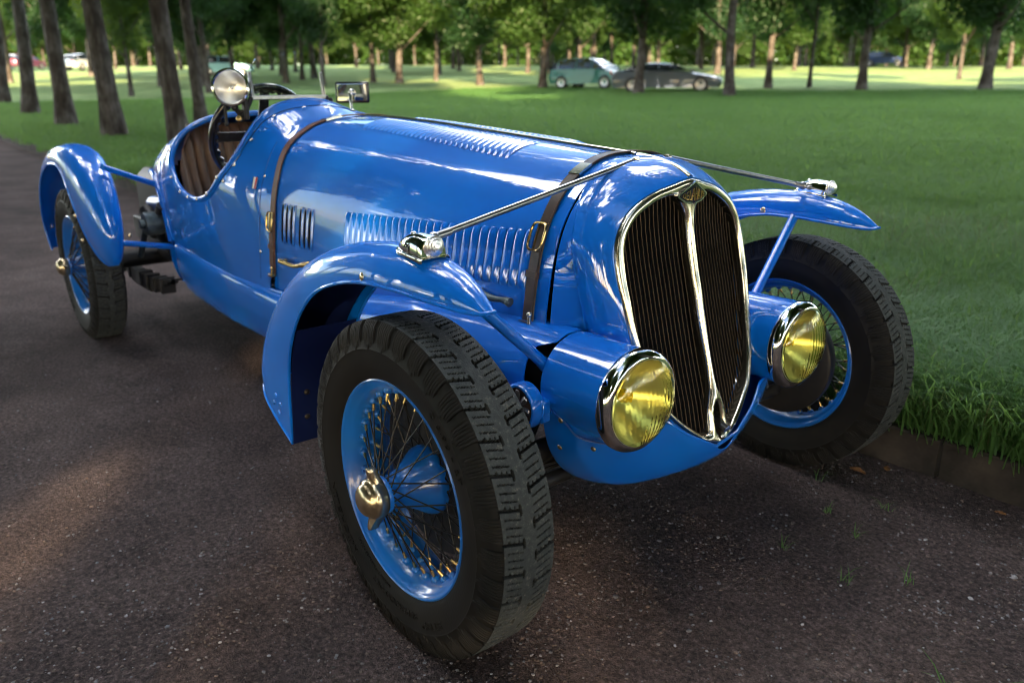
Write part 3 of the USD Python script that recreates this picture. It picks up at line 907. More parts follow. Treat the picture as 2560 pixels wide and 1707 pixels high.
# rim: lips, bead seats and the drop centre, with the seats of the nipples pressed in
rp = [(.236, -.0555), (.2385, -.0585), (.2385, -.0615), (.2355, -.0635), (.2315, -.0620), (.2270, -.0560), (.2250, -.0500), (.2205, -.0470), (.2150, -.0390), (.2085, -.0240), (.2055, -.0100), (.2050, .0040), (.2060, .0200), (.2090, .0330), (.2150, .0430), (.2205, .0480), (.2250, .0500), (.2270, .0560), (.2315, .0620), (.2355, .0635), (.2385, .0615), (.236, .0555)]
NSP = 32
sp_out, sp_in = [], []
dim = []
for k in range(NSP):                                                 # outer flange spokes and inner flange spokes
    th = 2 * PI * k / NSP
    lean = math.radians(17) * (1 if k % 2 else -1)
    sp_out.append(((.037 * math.cos(th - lean * 2.2), -.088, .037 * math.sin(th - lean * 2.2)), (.2045 * math.cos(th), -.022, .2045 * math.sin(th))))
    t2 = th + PI / NSP
    sp_in.append(((.070 * math.cos(t2 + lean * 2.0), .018, .070 * math.sin(t2 + lean * 2.0)), (.2035 * math.cos(t2), .004, .2035 * math.sin(t2))))
dim = [ball((np.array(b) * [1.012, 1, 1.012]), .0095, sub=1) for a, b in sp_out + sp_in]
obj('rim', join(lathe(rp, (0, 1, 0), (0, 0, 0), 120), dim), 'blue_wheel', W1, 50, local=True)
for a, b in sp_out + sp_in:
    a, b = np.array(a), np.array(b)
    d = (b - a) / np.linalg.norm(b - a)
    obj('spoke', bar(a, b - d * 0.006, 0.00175, 6), 'spoke_black', W1, 60, local=True)
    obj('spoke_nipple', tube([b - d * .022, b - d * .020, b - d * .005, b + d * .003], [.0026, .0034, .0036, .0048], 8), 'brass', W1, 50, local=True)
hubp = [(.031, -.098), (.038, -.096), (.040, -.090), (.0385, -.084), (.036, -.078), (.037, -.060), (.044, -.040), (.056, -.020), (.068, -.004), (.074, .006), (.076, .014), (.076, .024), (.072, .028)]
obj('hub', lathe(hubp, (0, 1, 0), (0, 0, 0), 48), 'blue_wheel', W1, 45, local=True)
# knock-off cap with its two ears
kp = resample([(.036, -.096), (.0405, -.099), (.0425, -.108), (.0430, -.116), (.0415, -.123), (.0385, -.1275), (.0365, -.129), (.0350, -.1315), (.0325, -.136), (.0280, -.1405), (.021, -.1445), (.012, -.147), (.0005, -.148)], 34)
cap = lathe(kp, (0, 1, 0), (0, 0, 0), 48)
ears = []
for sgn in (-1, 1):
    E_ = [(.036, -.100, -.017), (.036, -.116, -.017), (.036, -.116, .017), (.036, -.100, .017)]
    rows = []
    for r, w, y0, y1 in ((.034, .021, -.098, -.118), (.043, .017, -.100, -.119), (.052, .0125, -.104, -.122), (.061, .0095, -.107, -.125), (.068, .008, -.109, -.126), (.071, .005, -.112, -.124)):
        rows.append([(-w, y0, r), (-w * .9, y1, r), (0, y1 - .003, r + .001), (w * .9, y1, r), (w, y0, r), (0, y0 + .002, r)])
    P = np.array(rows); P[..., 2] *= sgn
    P[..., 0] += 0.12 * (np.abs(P[..., 2]) - 0.034) * sgn
    g = grid(P, cv=True)
    tipi = np.arange(6) + 30
    g = (g[0], np.vstack([g[1], [[30, 31, 32], [30, 32, 33], [30, 33, 34], [30, 34, 35]]]))
    ears.append(g)
obj('knock_off_cap', join(cap, *ears), 'worn_nickel', W1, 50, local=True)
# brake drum and back plate on the inner side
bp = [(.010, .018), (.072, .022), (.100, .026), (.150, .030), (.172, .034), (.177, .042), (.178, .060), (.182, .063), (.182, .078), (.176, .084), (.150, .090), (.080, .096), (.040, .098), (.0005, .098)]
obj('brake_drum', lathe(bp, (0, 1, 0), (0, 0, 0), 72), 'black_iron', W1, 40, local=True)
WB = 2.946
copy_of(W1, 'wheel', (0, 0.695, RT), rotz=180, parent=CAR)
copy_of(W1, 'wheel', (-WB, -0.70, RT), parent=CAR, tilt=((0, 1, 0), 70))
copy_of(W1, 'wheel', (-WB, 0.70, RT), rotz=180, parent=CAR)

# ---- wings
def wing(lip, crest, yc, hw, nexp, ns=90, na=29):
    """lip, crest: (x, z) curves of equal parametrisation; hw: half widths; nexp: squareness of the section along the wing."""
    L, Cc = resample(lip, ns), resample(crest, ns)
    h = PchipInterpolator(np.linspace(0, 1, len(hw)), hw)(np.linspace(0, 1, ns))
    e = np.interp(np.linspace(0, 1, ns), np.linspace(0, 1, len(nexp)), nexp)
    ycs = np.interp(np.linspace(0, 1, ns), np.linspace(0, 1, len(np.atleast_1d(yc))), np.atleast_1d(yc))
    P = np.zeros((ns, na, 3))
    ph = np.linspace(0, PI, na)
    for i in range(ns):
        s = np.abs(np.sin(ph)) ** (2 / e[i]); c = np.sign(np.cos(ph)) * np.abs(np.cos(ph)) ** (2 / e[i])
        xz = L[i] + (Cc[i] - L[i]) * s[:, None]
        P[i] = np.column_stack([xz[:, 0], ycs[i] - h[i] * c, xz[:, 1]])
    return P


lipF = [(-.512, .290), (-.503, .36), (-.492, .44), (-.468, .535), (-.425, .615), (-.362, .685), (-.290, .735), (-.205, .768), (-.12, .788), (-.04, .797), (.03, .796), (.085, .792), (.135, .787), (.18, .782), (.215, .780), (.236, .783)]
creF = [(-.755, .395), (-.760, .44), (-.735, .50), (-.685, .572), (-.605, .655), (-.50, .733), (-.395, .790), (-.285, .830), (-.185, .853), (-.085, .863), (.005, .864), (.075, .856), (.135, .842), (.18, .824), (.215, .803), (.238, .786)]
hwF = [.080, .083, .085, .086, .086, .086, .085, .083, .080, .068, .046, .010]
Pw = wing(lipF, creF, [-.680], hwF, [3.4, 3.2, 2.9, 2.6, 2.4, 2.2, 2.1, 2.1, 2.1])
wr = part('front_wing', sheet(Pw, 0.0025), 'blue_paint', smooth=60)
wl = part('front_wing', mirror(sheet(Pw, 0.0025)), 'blue_paint', smooth=60)
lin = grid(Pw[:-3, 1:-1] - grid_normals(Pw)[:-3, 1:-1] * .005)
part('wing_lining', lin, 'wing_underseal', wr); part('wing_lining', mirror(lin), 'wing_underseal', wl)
edge = np.vstack([Pw[:, 0], Pw[::-1, -1]])
edge = np.vstack([edge, Pw[0, ::-1][1:-1]])
kp_ = [0]
for i in range(1, len(edge)):
    if np.linalg.norm(edge[i] - edge[kp_[-1]]) > 0.006:
        kp_.append(i)
ebead = tube(edge[kp_], 0.0042, 8, closed=True)
part('wing_bead', ebead, 'blue_paint', wr); part('wing_bead', mirror(ebead), 'blue_paint', wl)
spl = np.array([[(x + 0.003, y, z) for y in np.linspace(-.760, -.602, 8)] for x, z in resample(lipF[:5], 14)])
for wg, m in ((wr, lambda q: q), (wl, mirror)):
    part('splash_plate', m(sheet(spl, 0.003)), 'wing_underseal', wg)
    for c, n, r in (((-.082, -.755, .806), (0, -1, .4), .0115), ((-.555, -.765, .385), (0, -1, 0), .006), ((-.580, -.765, .405), (0, -1, 0), .006), ((-.568, -.765, .360), (0, -1, 0), .006), ((-.595, -.765, .380), (0, -1, 0), .006)):
        part('wing_bolt', m(rivet(c, n, r)), 'worn_nickel' if r > .01 else 'blue_paint', wg)
    part('wing_bolt', m(rivet((-.082, -.604, .806), (0, 1, .4), .0115)), 'worn_nickel', wg)
    for z in (.36, .43):
        part('wing_bolt', m(rivet((-.498 if z < .4 else -.488, -.72, z), (1, 0, .1), .008)), 'black_iron', wg)
# rear wings
lipR = [(-3.50, .36), (-3.535, .47), (-3.515, .56), (-3.455, .655), (-3.35, .745), (-3.21, .805), (-3.06, .838), (-2.93, .845), (-2.82, .822), (-2.74, .760), (-2.68, .670), (-2.625, .570), (-2.58, .500), (-2.545, .452), (-2.50, .428)]
creR = [(-3.60, .36), (-3.635, .47), (-3.615, .58), (-3.55, .70), (-3.43, .80), (-3.28, .872), (-3.10, .920), (-2.92, .932), (-2.75, .908), (-2.60, .842), (-2.50, .750), (-2.44, .650), (-2.41, .555), (-2.415, .48), (-2.455, .434)]
hwR = [.075, .085, .09, .092, .092, .092, .092, .092, .092, .092, .092, .088, .078, .058, .02]
Pr = wing(lipR, creR, [-.690], hwR, [2.3, 2.3, 2.3, 2.4, 2.5, 2.5, 2.4])
rr_ = part('rear_wing', sheet(Pr, 0.0025), 'blue_paint', smooth=60)
rl_ = part('rear_wing', mirror(sheet(Pr, 0.0025)), 'blue_paint', smooth=60)
edge = np.vstack([Pr[:, 0], Pr[::-1, -1], Pr[0, ::-1][1:-1]])
kp_ = [0]
for i in range(1, len(edge)):
    if np.linalg.norm(edge[i] - edge[kp_[-1]]) > 0.006:
        kp_.append(i)
ebead = tube(edge[kp_], 0.004, 8, closed=True)
part('wing_bead', ebead, 'blue_paint', rr_); part('wing_bead', mirror(ebead), 'blue_paint', rl_)
for c, n in (((-2.63, -.786, .640), (.3, -1, 0)), ((-2.565, -.786, .540), (.3, -1, 0)), ((-2.44, -.62, .560), (1, .3, 0)), ((-3.05, -.776, .868), (0, -1, .6))):
    part('wing_bolt', rivet(c, n, .010), 'worn_nickel', rr_)

# ---- stays, tie rods and marker lamps
for m in (lambda q: q, mirror):
    part('wing_stay', m(join(bar((.046, -.378, .565), (.012, -.628, .806), .0135, 14), lathe([(.015, 0), (.017, .004), (.015, .02)], (-.034, -.25, .241), (.046, -.378, .565), 14))), 'blue_paint')
    a, b = np.array([-.004, -.0575, .9965]), np.array([.013, -.636, .886])
    d = (b - a) / np.linalg.norm(b - a)
    tr_ = part('tie_rod', m(bar(a + d * .012, b, .0072, 12)), 'steel')
    part('tie_rod_eye', m(join(lathe([(.004, -.004), (.011, -.004), (.012, 0), (.011, .004), (.004, .004)], (0, -.35, .94), a, 18), lathe([(.0005, .008), (.006, .0075), (.007, .003)], (0, -.35, .94), a, 12))), 'nickel', tr_)
    part('tie_rod_foot', m(join(bar(b - d * .03, b + d * .012, .0085, 10), ball(b + d * .012, .012, sub=2))), 'steel', tr_)
    # marker lamp: a teardrop body on a foot, lens in front
    c = np.array([.038, -.690, .871])
    P = []
    for t, w, h in ((-.072, .004, .006), (-.066, .014, .016), (-.050, .0225, .028), (-.025, .0275, .037), (.0, .029, .0405), (.022, .029, .0410), (.036, .0285, .0405), (.038, .0275, .039)):
        ph = np.linspace(0, PI, 21)
        P.append([(c[0] + t, c[1] + w * math.copysign(abs(math.cos(q)) ** .75, math.cos(q)), c[2] - .010 - 0.12 * max(t, 0) + h * abs(math.sin(q)) ** .85) for q in ph])
    P = np.array(P)
    g = grid(P); n0 = len(g[0])
    endv = np.vstack([g[0], [[c[0] + .038, c[1], c[2] - .012]]])
    ei = np.arange(21) + 7 * 21
    body_ = (endv, np.vstack([g[1], np.stack([ei[:-1], ei[1:], np.full(20, n0)], 1)]))
    ml = part('marker_lamp', m(body_), 'chrome', smooth=40)
    foot = [[(c[0] + t, c[1] + s * w, c[2] + z - .010 - .12 * max(t, 0)) for s, z in ((-1.12, -.004), (-1.15, .003), (-1, .0045), (1, .0045), (1.15, .003), (1.12, -.004))] for t, w in ((-.078, .004), (-.07, .016), (-.05, .025), (0, .031), (.04, .031), (.045, .028))]
    part('lamp_foot', m(grid(np.array(foot))), 'chrome', ml)
    lc = c + [.038, 0, .009]
    part('marker_lens', m(lathe([(.021, 0), (.0215, .003), (.018, .005), (.0175, .008), (.0145, .0095), (.014, .0125), (.010, .014), (.0095, .017), (.006, .0185), (.0005, .0195)], (1, 0, -.12), lc, 28)), 'reflector', ml)
    part('lamp_clip', m(tube([c + [-.02, -.0285, .004], c + [-.012, -.0295, .012], c + [-.006, -.029, .006], c + [-.004, -.029, -.004]], .0018, 6)), 'gloss_black', ml)
    part('lamp_screw', m(rivet(c + [-.03, 0, .026], (0, 0, 1), .006)), 'chrome', ml)
# hub shocks with star nuts beside the nacelles
for m in (lambda q: q, mirror):
    sc = np.array([.045, -.455, .487])
    sd = part('shock_absorber', m(lathe([(.0005, .03), (.046, .03), (.052, .026), (.054, .015), (.053, -.002), (.0495, -.006), (.045, -.0065), (.044, -.002)], (0, 1, 0), sc, 40)), 'blue_paint')
    part('friction_disc', m(lathe([(.044, -.003), (.0005, -.004)], (0, 1, 0), sc, 30)), 'leather_dark', sd)
    blades = []
    for k in range(8):
        t = 2 * PI * k / 8
        rad, tn = np.array([math.cos(t), 0, math.sin(t)]), np.array([-math.sin(t), 0, math.cos(t)])
        rows = [[sc + rad * r + tn * w * s + [0, -.006 - .004 * (s == 0) - r * .06, 0] for s in (-1, 0, 1)] for r, w in ((.010, .0045), (.022, .007), (.034, .0085), (.040, .006), (.042, .002))]
        blades.append(grid(np.array(rows)))
    part('star_nut', m(join(blades, lathe([(.0005, -.022), (.009, -.021), (.011, -.017), (.011, -.006)], (0, 1, 0), sc, 16))), 'steel', sd)
    part('shock_arm', m(join(box((.05, .03, .055), sc + [.03, .03, -.005], .006), bar(sc + [0, .012, 0], sc + [-.16, .012, -.05], .012, 10))), 'blue_paint', sd)
# front axle, springs and frame
part('front_axle', join(bar((0, -.60, .335), (0, .60, .335), .026, 16), bar((.02, -.60, .26), (.02, .60, .26), .018, 12)), 'black_iron')
for k in range(4):
    part('spring_leaf', box((.05, 1.12 - .2 * k, .010), (-.005, 0, .312 - .011 * k), .002), 'black_iron')
both('steering_link', join(bar((-.12, -.56, .30), (-.02, -.40, .36), .011, 8), bar((.05, -.50, .30), (-.05, -.33, .38), .013, 8)), 'black_iron')
both('frame_rail', box((2.9, .05, .11), (-1.55, -.36, .42), .006), 'black_iron')
# rear axle
part('rear_axle', join(bar((-WB, -.61, RT), (-WB, .61, RT), .042, 18), lathe([(.02, -.16), (.08, -.13), (.125, -.06), (.135, 0), (.125, .06), (.08, .13), (.02, .16)], (0, 1, 0), (-WB, 0, RT), 28)), 'black_iron')
for m in (lambda q: q, mirror):
    for k in range(6):
        ln = 1.02 - .13 * k
        xs_ = np.linspace(-ln / 2, ln / 2, 9)
        leaf = np.array([[(-WB + .08 + x, -.475 + s, .300 - .012 * k + .10 * (x / .5) ** 2 * 0.55 + dz) for s, dz in ((-.025, 0), (.025, 0), (.025, -.009), (-.025, -.009))] for x in xs_])
        part('spring_leaf', m(grid(leaf, cv=True)), 'black_iron', smooth=False)
    for x in (-.32, -.20, .0, .12, .24, .36):
        part('spring_clip', m(box((.028, .066, .075), (-WB + .08 + x, -.475, .275 + .05 * (x / .5) ** 2), .004)), 'black_iron')
    part('rear_shock', m(join(lathe([(.0005, -.05), (.05, -.05), (.055, -.04), (.055, .02), (.05, .03)], (0, 1, 0), (-2.62, -.46, .575), 24), bar((-2.62, -.50, .575), (-2.80, -.50, .40), .014, 10), lathe([(.0005, -.07), (.02, -.07), (.022, -.05)], (0, 1, 0), (-2.62, -.46, .575), 12))), 'grey_iron')
    part('rear_stay', m(bar((-2.50, -.435, .478), (-2.455, -.665, .530), .013, 12)), 'blue_paint')
    part('rear_stay', m(bar((-2.66, -.42, .745), (-2.555, -.665, .850), .013, 12)), 'blue_paint')
    part('chassis_tube', m(join(bar((-2.50, -.35, .66), (-2.95, -.36, .62), .045, 14), bar((-2.55, -.38, .50), (-3.3, -.30, .52), .04, 12))), 'blue_paint_dull')
part('fuel_tank', box((.80, .66, .34), (-3.02, 0, .60), .05), 'black_iron')
both('rear_frame', join(box((1.0, .045, .12), (-2.95, -.33, .45), .006), bar((-2.58, -.40, .44), (-2.90, -.42, .60), .035, 10), bar((-2.56, -.44, .66), (-2.75, -.44, .50), .022, 10)), 'black_iron')
arch = [(-2.50, .503), (-2.515, .545), (-2.545, .615), (-2.585, .69), (-2.64, .745), (-2.72, .782), (-2.86, .790)]
ar = resample([(x, -np.interp(-x, [2.5, 2.62, 2.8, 2.9], [.432, .425, .394, .372]), z) for x, z in arch], 50)
both('arch_bead', tube(ar, .015, 10), 'blue_paint')
both('fairing_tail_bead', tube(resample([(-2.495, -.436, .478), (-2.53, -.425, .43), (-2.548, -.41, .37), (-2.55, -.385, .305)], 24), .010, 8), 'blue_paint')
part('tail_bulkhead', grid(np.array([[(-2.535, y, z) for y in np.linspace(-.35, .35, 7)] for z in np.linspace(.26, .86, 6)])), 'dark_void')

# ---- leather straps over the bonnet
def strap(x, n0, n1, width, mat):
    """Follows the bonnet's section at x; n0..n1 index range on the right half, over the top to the left foot."""
    s = bon_section(x)
    full = np.vstack([s[::-1] * [-1, 1], s[1:]])
    P = np.array([[x, *q] for q in resample(full, 150)])
    d = np.gradient(P, axis=0); n = np.cross([1.0, 0, 0], d); n /= np.linalg.norm(n, axis=1, keepdims=True)
    n[(n[:, 1] * P[:, 1] + n[:, 2] * (P[:, 2] - .6)) < 0] *= -1
    P = P + n * 0.0035
    w = np.array([1.0, 0, 0]) * width / 2
    slope = np.array([0, 0, 0])
    row = lambda q, m, k, e: q + w * k + m * e
    G = np.array([[row(q, m, -1, 0), row(q, m, -.93, .0032), row(q, m, .93, .0032), row(q, m, 1, 0)] for q, m in zip(P, n)])
    return P, n, G


for x, mat, zb, width, tail_z in ((-.087, 'leather_dark', .856, .036, .70), (-1.428, 'leather_tan', .742, .040, .60)):
    P, n, G = strap(x, 0, 0, width, mat)
    st = part('bonnet_strap', grid(G), mat, smooth=30, label='dark brown front leather strap' if x > -1 else 'tan brown rear leather strap')
    rgt = np.where(P[:, 1] < 0)[0]
    ir = lambda z: rgt[np.argmin(np.abs(P[rgt, 2] - z) + (P[rgt, 1] > -.2) * 9)]
    ib, it = ir(zb), ir(tail_z - .10)
    # doubled end with its loops
    seg = range(min(ib, it), max(ib, it) + 1)
    G2 = np.array([[P[i] + n[i] * .0035 + np.array([k * width / 2 * .86, 0, 0]) + n[i] * e for k, e in ((-1, 0), (-.95, .0035), (.95, .0035), (1, 0))] for i in seg])
    part('strap_end', grid(G2), mat, st, 30)
    for z in (zb - .115, tail_z - .085):
        i = ir(z)
        t = P[i + 1] - P[i - 1]; t /= np.linalg.norm(t)
        ring = [P[i] + np.array([k * width / 2, 0, 0]) + n[i] * e for k, e in ((-1.08, -.001), (-1.1, .008), (-.95, .0105), (.95, .0105), (1.1, .008), (1.08, -.001))]
        part('strap_loop', grid(np.array([[q - t * .008 for q in ring], [q - t * .0075 + n[i] * .001 for q in ring], [q + t * .0075 + n[i] * .001 for q in ring], [q + t * .008 for q in ring]])), mat, st, 30)
    i = ir(zb - .012)
    t = P[i - 3] - P[i + 3]; t = t / np.linalg.norm(t); t = t if t[2] > 0 else -t
    hw_, hh = width / 2 + .010, .034
    fr_ = []
    for a in np.linspace(0, 2 * PI, 40, endpoint=False):
        ca, sa = math.cos(a), math.sin(a)
        fr_.append(P[i] + n[i] * (.011 + .006 * max(ca, 0)) + np.array([hw_ * math.copysign(abs(ca) ** .55, ca), 0, 0]) + t * (hh * math.copysign(abs(sa) ** .55, sa) - .018))
    part('buckle', tube(np.array(fr_), .0034, 8, closed=True), 'brass', st)
    part('buckle_tongue', tube([P[i] + n[i] * .012 + t * (-.05), P[i] + n[i] * .014 + t * (-.02), P[i] + n[i] * .013 + t * .016], .0024, 6), 'brass', st)
    for sd_ in (-1, 1):                                                  # stitching
        pts = [P[k] + np.array([sd_ * width * .41, 0, 0]) + n[k] * .0036 for k in range(0, len(P))]
        part('stitching', join([bar(pts[k], pts[k] * .45 + pts[k + 1] * .55, .0006, 4) for k in range(0, len(pts) - 1)]), 'stitching', st, False)
    k = np.argmin(np.abs(P[:, 1] + (.155 if x > -1 else .12)) + (P[:, 2] < .9) * 9)
    part('strap_plate', grid(np.array([[P[j] + np.array([q * width / 2, 0, 0]) + n[j] * e for q, e in ((-1.06, 0), (-1.05, .0055), (1.05, .0055), (1.06, 0))] for j in (k - 3, k, k + 3)])), 'nickel', st)
    foot = P[ir(.63 if x > -1 else .53)]
    part('strap_foot', join(box((width * 1.1, .014, .005), foot + [0, -.006, -.006], .002), bar(foot + [width * .55, -.014, -.006], foot + [width * .55, -.014, .022], .005, 10), ball(foot + [width * .55, -.014, .022], .0068, sub=2)), 'nickel' if x > -1 else 'brass', st)

# ---- bonnet catches
for (x0, z0), (x1, z1), mat in (((-.265, .672), (-.145, .664), 'grey_iron'), ((-1.318, .592), (-1.118, .608), 'brass')):
    a, na_ = bon_point(x0, z=z0); b, nb_ = bon_point(x1, z=z1)
    a, b, na_, nb_ = [q * [1, -1, 1] for q in (a, b, na_, nb_)]
    if mat == 'brass':
        hd = [a + na_ * .006, a + na_ * .030, a + na_ * .034 + (b - a) * .08, (a + b) / 2 + na_ * .030 - [0, 0, .010], b + nb_ * .026 - (b - a) * .05, b + nb_ * .022, b + nb_ * .004]
        part('bonnet_handle', join(tube(resample(hd, 30), [.0085] * 8 + [.0075] * 14 + [.0095] * 8, 12), ball(b + nb_ * .024, .0125, sub=2), ball(a + na_ * .028, .010, sub=2)), mat)
    else:
        hd = [a + na_ * .016, (a + b) / 2 + na_ * .020 - [0, 0, .004], b + nb_ * .016 + [-.02, 0, .002], b + nb_ * .014]
        part('bonnet_handle', join(tube(resample(hd, 24), np.interp(np.linspace(0, 1, 24), [0, .3, .75, 1], [.009, .010, .007, .012]), 12), rivet(b + nb_ * .024, nb_, .008), bar(a, a + na_ * .02, .007, 10)), mat)

# ---- aero screen, mirror, spot lamp, steering wheel, seat
scr = thing('aero_screen', (-1.69, -.16, 1.135), parent=CAR)
WC, WZ, WX = -.160, 1.135, -1.69
tiltx = lambda z: WX - (z - WZ) * .16
gp = [(-.138, .004), (-.138, .085), (-.132, .105), (-.112, .137), (-.08, .158), (-.04, .168), (0, .170), (.04, .168), (.08, .158), (.112, .137), (.132, .105), (.138, .085), (.138, .004)]
gp = resample(gp, 60)
front_g = np.array([(tiltx(WZ + z) + .0025, WC + y, WZ + z) for y, z in gp]); back_g = front_g - [.005, 0, 0]
ctr = np.array([(tiltx(WZ + .07) + .0025, WC, WZ + .07)])
vv = np.vstack([front_g, back_g, ctr, ctr - [.005, 0, 0]]); n_ = 60; a_ = np.arange(n_); b__ = (a_ + 1) % n_
obj('screen_glass', (vv, np.vstack([np.stack([a_, b__, np.full(n_, 120)], 1), np.stack([b__ + n_, a_ + n_, np.full(n_, 121)], 1), np.stack([a_, a_ + n_, b__ + n_], 1), np.stack([a_, b__ + n_, b__], 1)])), 'screen_glass', scr, False)
edge_g = np.array([(tiltx(WZ + z), WC + y, WZ + z) for y, z in gp])
obj('screen_frame', join(box((.016, .300, .016), (WX + .001, WC, WZ), .003),
                         [xf(box((.015, .012, .092), (0, 0, .046), .003), np.column_stack([np.array([[1, 0, -.16], [0, 1, 0], [.16, 0, 1]]), [WX, WC + s * .143, WZ]])) for s in (-1, 1)]), 'steel', scr)
obj('screen_bracket', join([bar((WX + .004, WC + s * .150, WZ + .004), (WX - .02, WC + s * .185, 1.055 if s < 0 else 1.06), .009, 8) for s in (-1, 1)] + [box((.03, .018, .075), (WX - .01, WC + s * .172, 1.095), .004) for s in (-1, 1)]), 'black_iron', scr)
obj('bracket_bolt', rivet((WX - .01, WC - .20, 1.062), (.6, -.8, .2), .013), 'brass', scr)
# spot lamp
sc = np.array([-1.715, -.372, 1.172]); ax = np.array([.80, -.55, .05]); ax /= np.linalg.norm(ax)
sl = thing('spot_lamp', sc, parent=CAR)
obj('lamp_bowl', lathe([(.0005, -.095), (.018, -.092), (.038, -.078), (.054, -.052), (.062, -.02), (.0635, 0), (.0665, .004), (.068, .012), (.066, .018), (.060, .020), (.057, .016)], ax, sc, 56), 'chrome', sl, 50)
obj('lamp_reflector', lathe([(r, -.04 + .052 * (r / .057) ** 2) for r in np.linspace(.001, .057, 14)], ax, sc, 40), 'reflector', sl, True)
obj('lamp_lens', lathe([(r, .012 + .010 * math.sqrt(max(0, 1 - (r / .058) ** 2)) - e) for e, rs in ((0, np.linspace(.001, .057, 10)), (.003, np.linspace(.057, .001, 10))) for r in rs], ax, sc, 40), 'clear_glass', sl, 40)
obj('lamp_bulb', ball(sc - ax * .012, .010, sub=2), 'chrome', sl)
obj('lamp_mount', join(bar(sc + [0, 0, -.06], sc + [-.005, .03, -.105], .009, 10), bar(sc + [-.005, .02, -.085], (WX - .012, WC - .165, 1.085), .008, 10), ball(sc + [0, .005, -.07], .013, sub=2), bar(sc + [-.03, -.02, -.058], sc + [-.03, -.02, -.125], .006, 8), ball(sc + [-.03, -.02, -.13], .008, sub=1)), 'black_iron', sl)
# mirror
mc = np.array([-1.905, .225, 1.150])
mr = thing('wing_mirror', mc, parent=CAR)
fx_, fy_ = np.array([-.72, .69, 0]), np.array([.69, .72, 0])
Rm = np.column_stack([fy_, fx_, [0, 0, 1.0]])
def mb(size, off, bev):
    return xf(box(size, (0, 0, 0), bev), np.column_stack([Rm, mc + Rm @ np.array(off)]))
obj('mirror_case', mb((.148, .016, .088), (0, .0, 0), .006), 'gloss_black', mr)
obj('mirror_back', mb((.128, .006, .070), (0, -.009, 0), .002), 'chrome', mr, False)
obj('mirror_arm', join(tube([mc - fx_ * .012 + [0, 0, 0], mc - fx_ * .030 + [0, 0, -.01], mc - fx_ * .034 + [.0, 0, -.06], mc - fx_ * .030 + [.012, 0, -.105]], [.010, .008, .0065, .009], 10), ball(mc - fx_ * .014, .016, sub=2), lathe([(.024, 0), (.022, .006), (.010, .010)], (0, 0, 1), mc - fx_ * .030 + [.012, 0, -.108], 16)), 'chrome', mr)
# steering wheel
wc = np.array([-1.93, -.185, .985]); wn = np.array([-.93, 0, .37]); wn /= np.linalg.norm(wn)
wu = np.cross([0, 1.0, 0], wn); wu = wu if wu[2] > 0 else -wu
wv = np.array([0, 1.0, 0])
sw = thing('steering_wheel', wc, parent=CAR)
tt = np.linspace(0, 2 * PI, 144, endpoint=False)
ringp = np.array([wc + .205 * (math.cos(t) * wv + math.sin(t) * wu) for t in tt])
inner_b = np.array([wc + (.190 - .005 * math.cos(t * 36)) * (math.cos(t) * wv + math.sin(t) * wu) for t in tt])
obj('wheel_rim', join(tube(ringp, .0135, 10, closed=True), tube(inner_b, .008, 8, closed=True)), 'gloss_black', sw)
obj('wheel_boss', join(lathe([(.05, -.01), (.045, .012), (.02, .022), (.0005, .024)], wn, wc, 24)), 'steel', sw)
for k in range(4):
    t = PI / 4 * 0 + PI / 2 * k + PI / 2
    d = math.cos(t) * wv + math.sin(t) * wu; e = np.cross(d, wn)
    obj('wheel_spoke', grid(np.array([[wc + d * r + e * w + wn * z for w, z in ((-.020, 0), (-.020, .004), (.020, .004), (.020, 0))] for r in (.03, .20)]), cv=True), 'steel', sw, False)
    obj('rim_screw', rivet(wc + d * .203 + wn * .012, wn, .006), 'chrome', sw)
obj('steering_column', bar(wc, wc - wn * .5, .018, 12), 'black_iron', sw)
# seat: pleated back and cushion
ys = np.linspace(-.415, .40, 220)
pleat = .020 * np.abs(np.sin(PI * (ys + .415) / .046)) ** .7
P = []
for t in np.linspace(0, 1, 26):
    z = .56 + .45 * t
    x = -2.235 - .16 * t - .03 * math.sin(PI * t) + .035 * max(0, t - .85) / .15 * -1
    side_c = .075 * (np.abs(ys) / .415) ** 6
    lim = np.interp(z, [.56, .8, .92, 1.0, 1.02], [.42, .425, .39, .33, .31])
    P.append(np.column_stack([x + pleat + side_c * .8, np.clip(ys, -lim, lim), np.full(len(ys), z)]))
for t in np.linspace(.1, 1, 6):
    P.append(np.column_stack([P[25][:, 0] - .05 * t, P[25][:, 1], P[25][:, 2] + .012 * math.sin(PI * t)]))
st_ = part('seat', grid(np.array(P)), 'seat_leather', smooth=60)
P = np.array([[(x, y, .60 + .02 * math.sin(PI * s) + p) for y, p in zip(ys[::2], pleat[::2])] for s, x in zip(np.linspace(0, 1, 10), np.linspace(-2.28, -1.85, 10))])
part('seat_cushion', grid(P), 'seat_leather', st_, 60)
part('cockpit_floor', box((.84, .74, .02), (-1.93, 0, .50), 0), 'dark_void')
part('dashboard', grid(np.array([[(-1.60, y, z) for y in np.linspace(-.36, .36, 6)] for z in np.linspace(.55, .94, 5)])), 'dark_void')
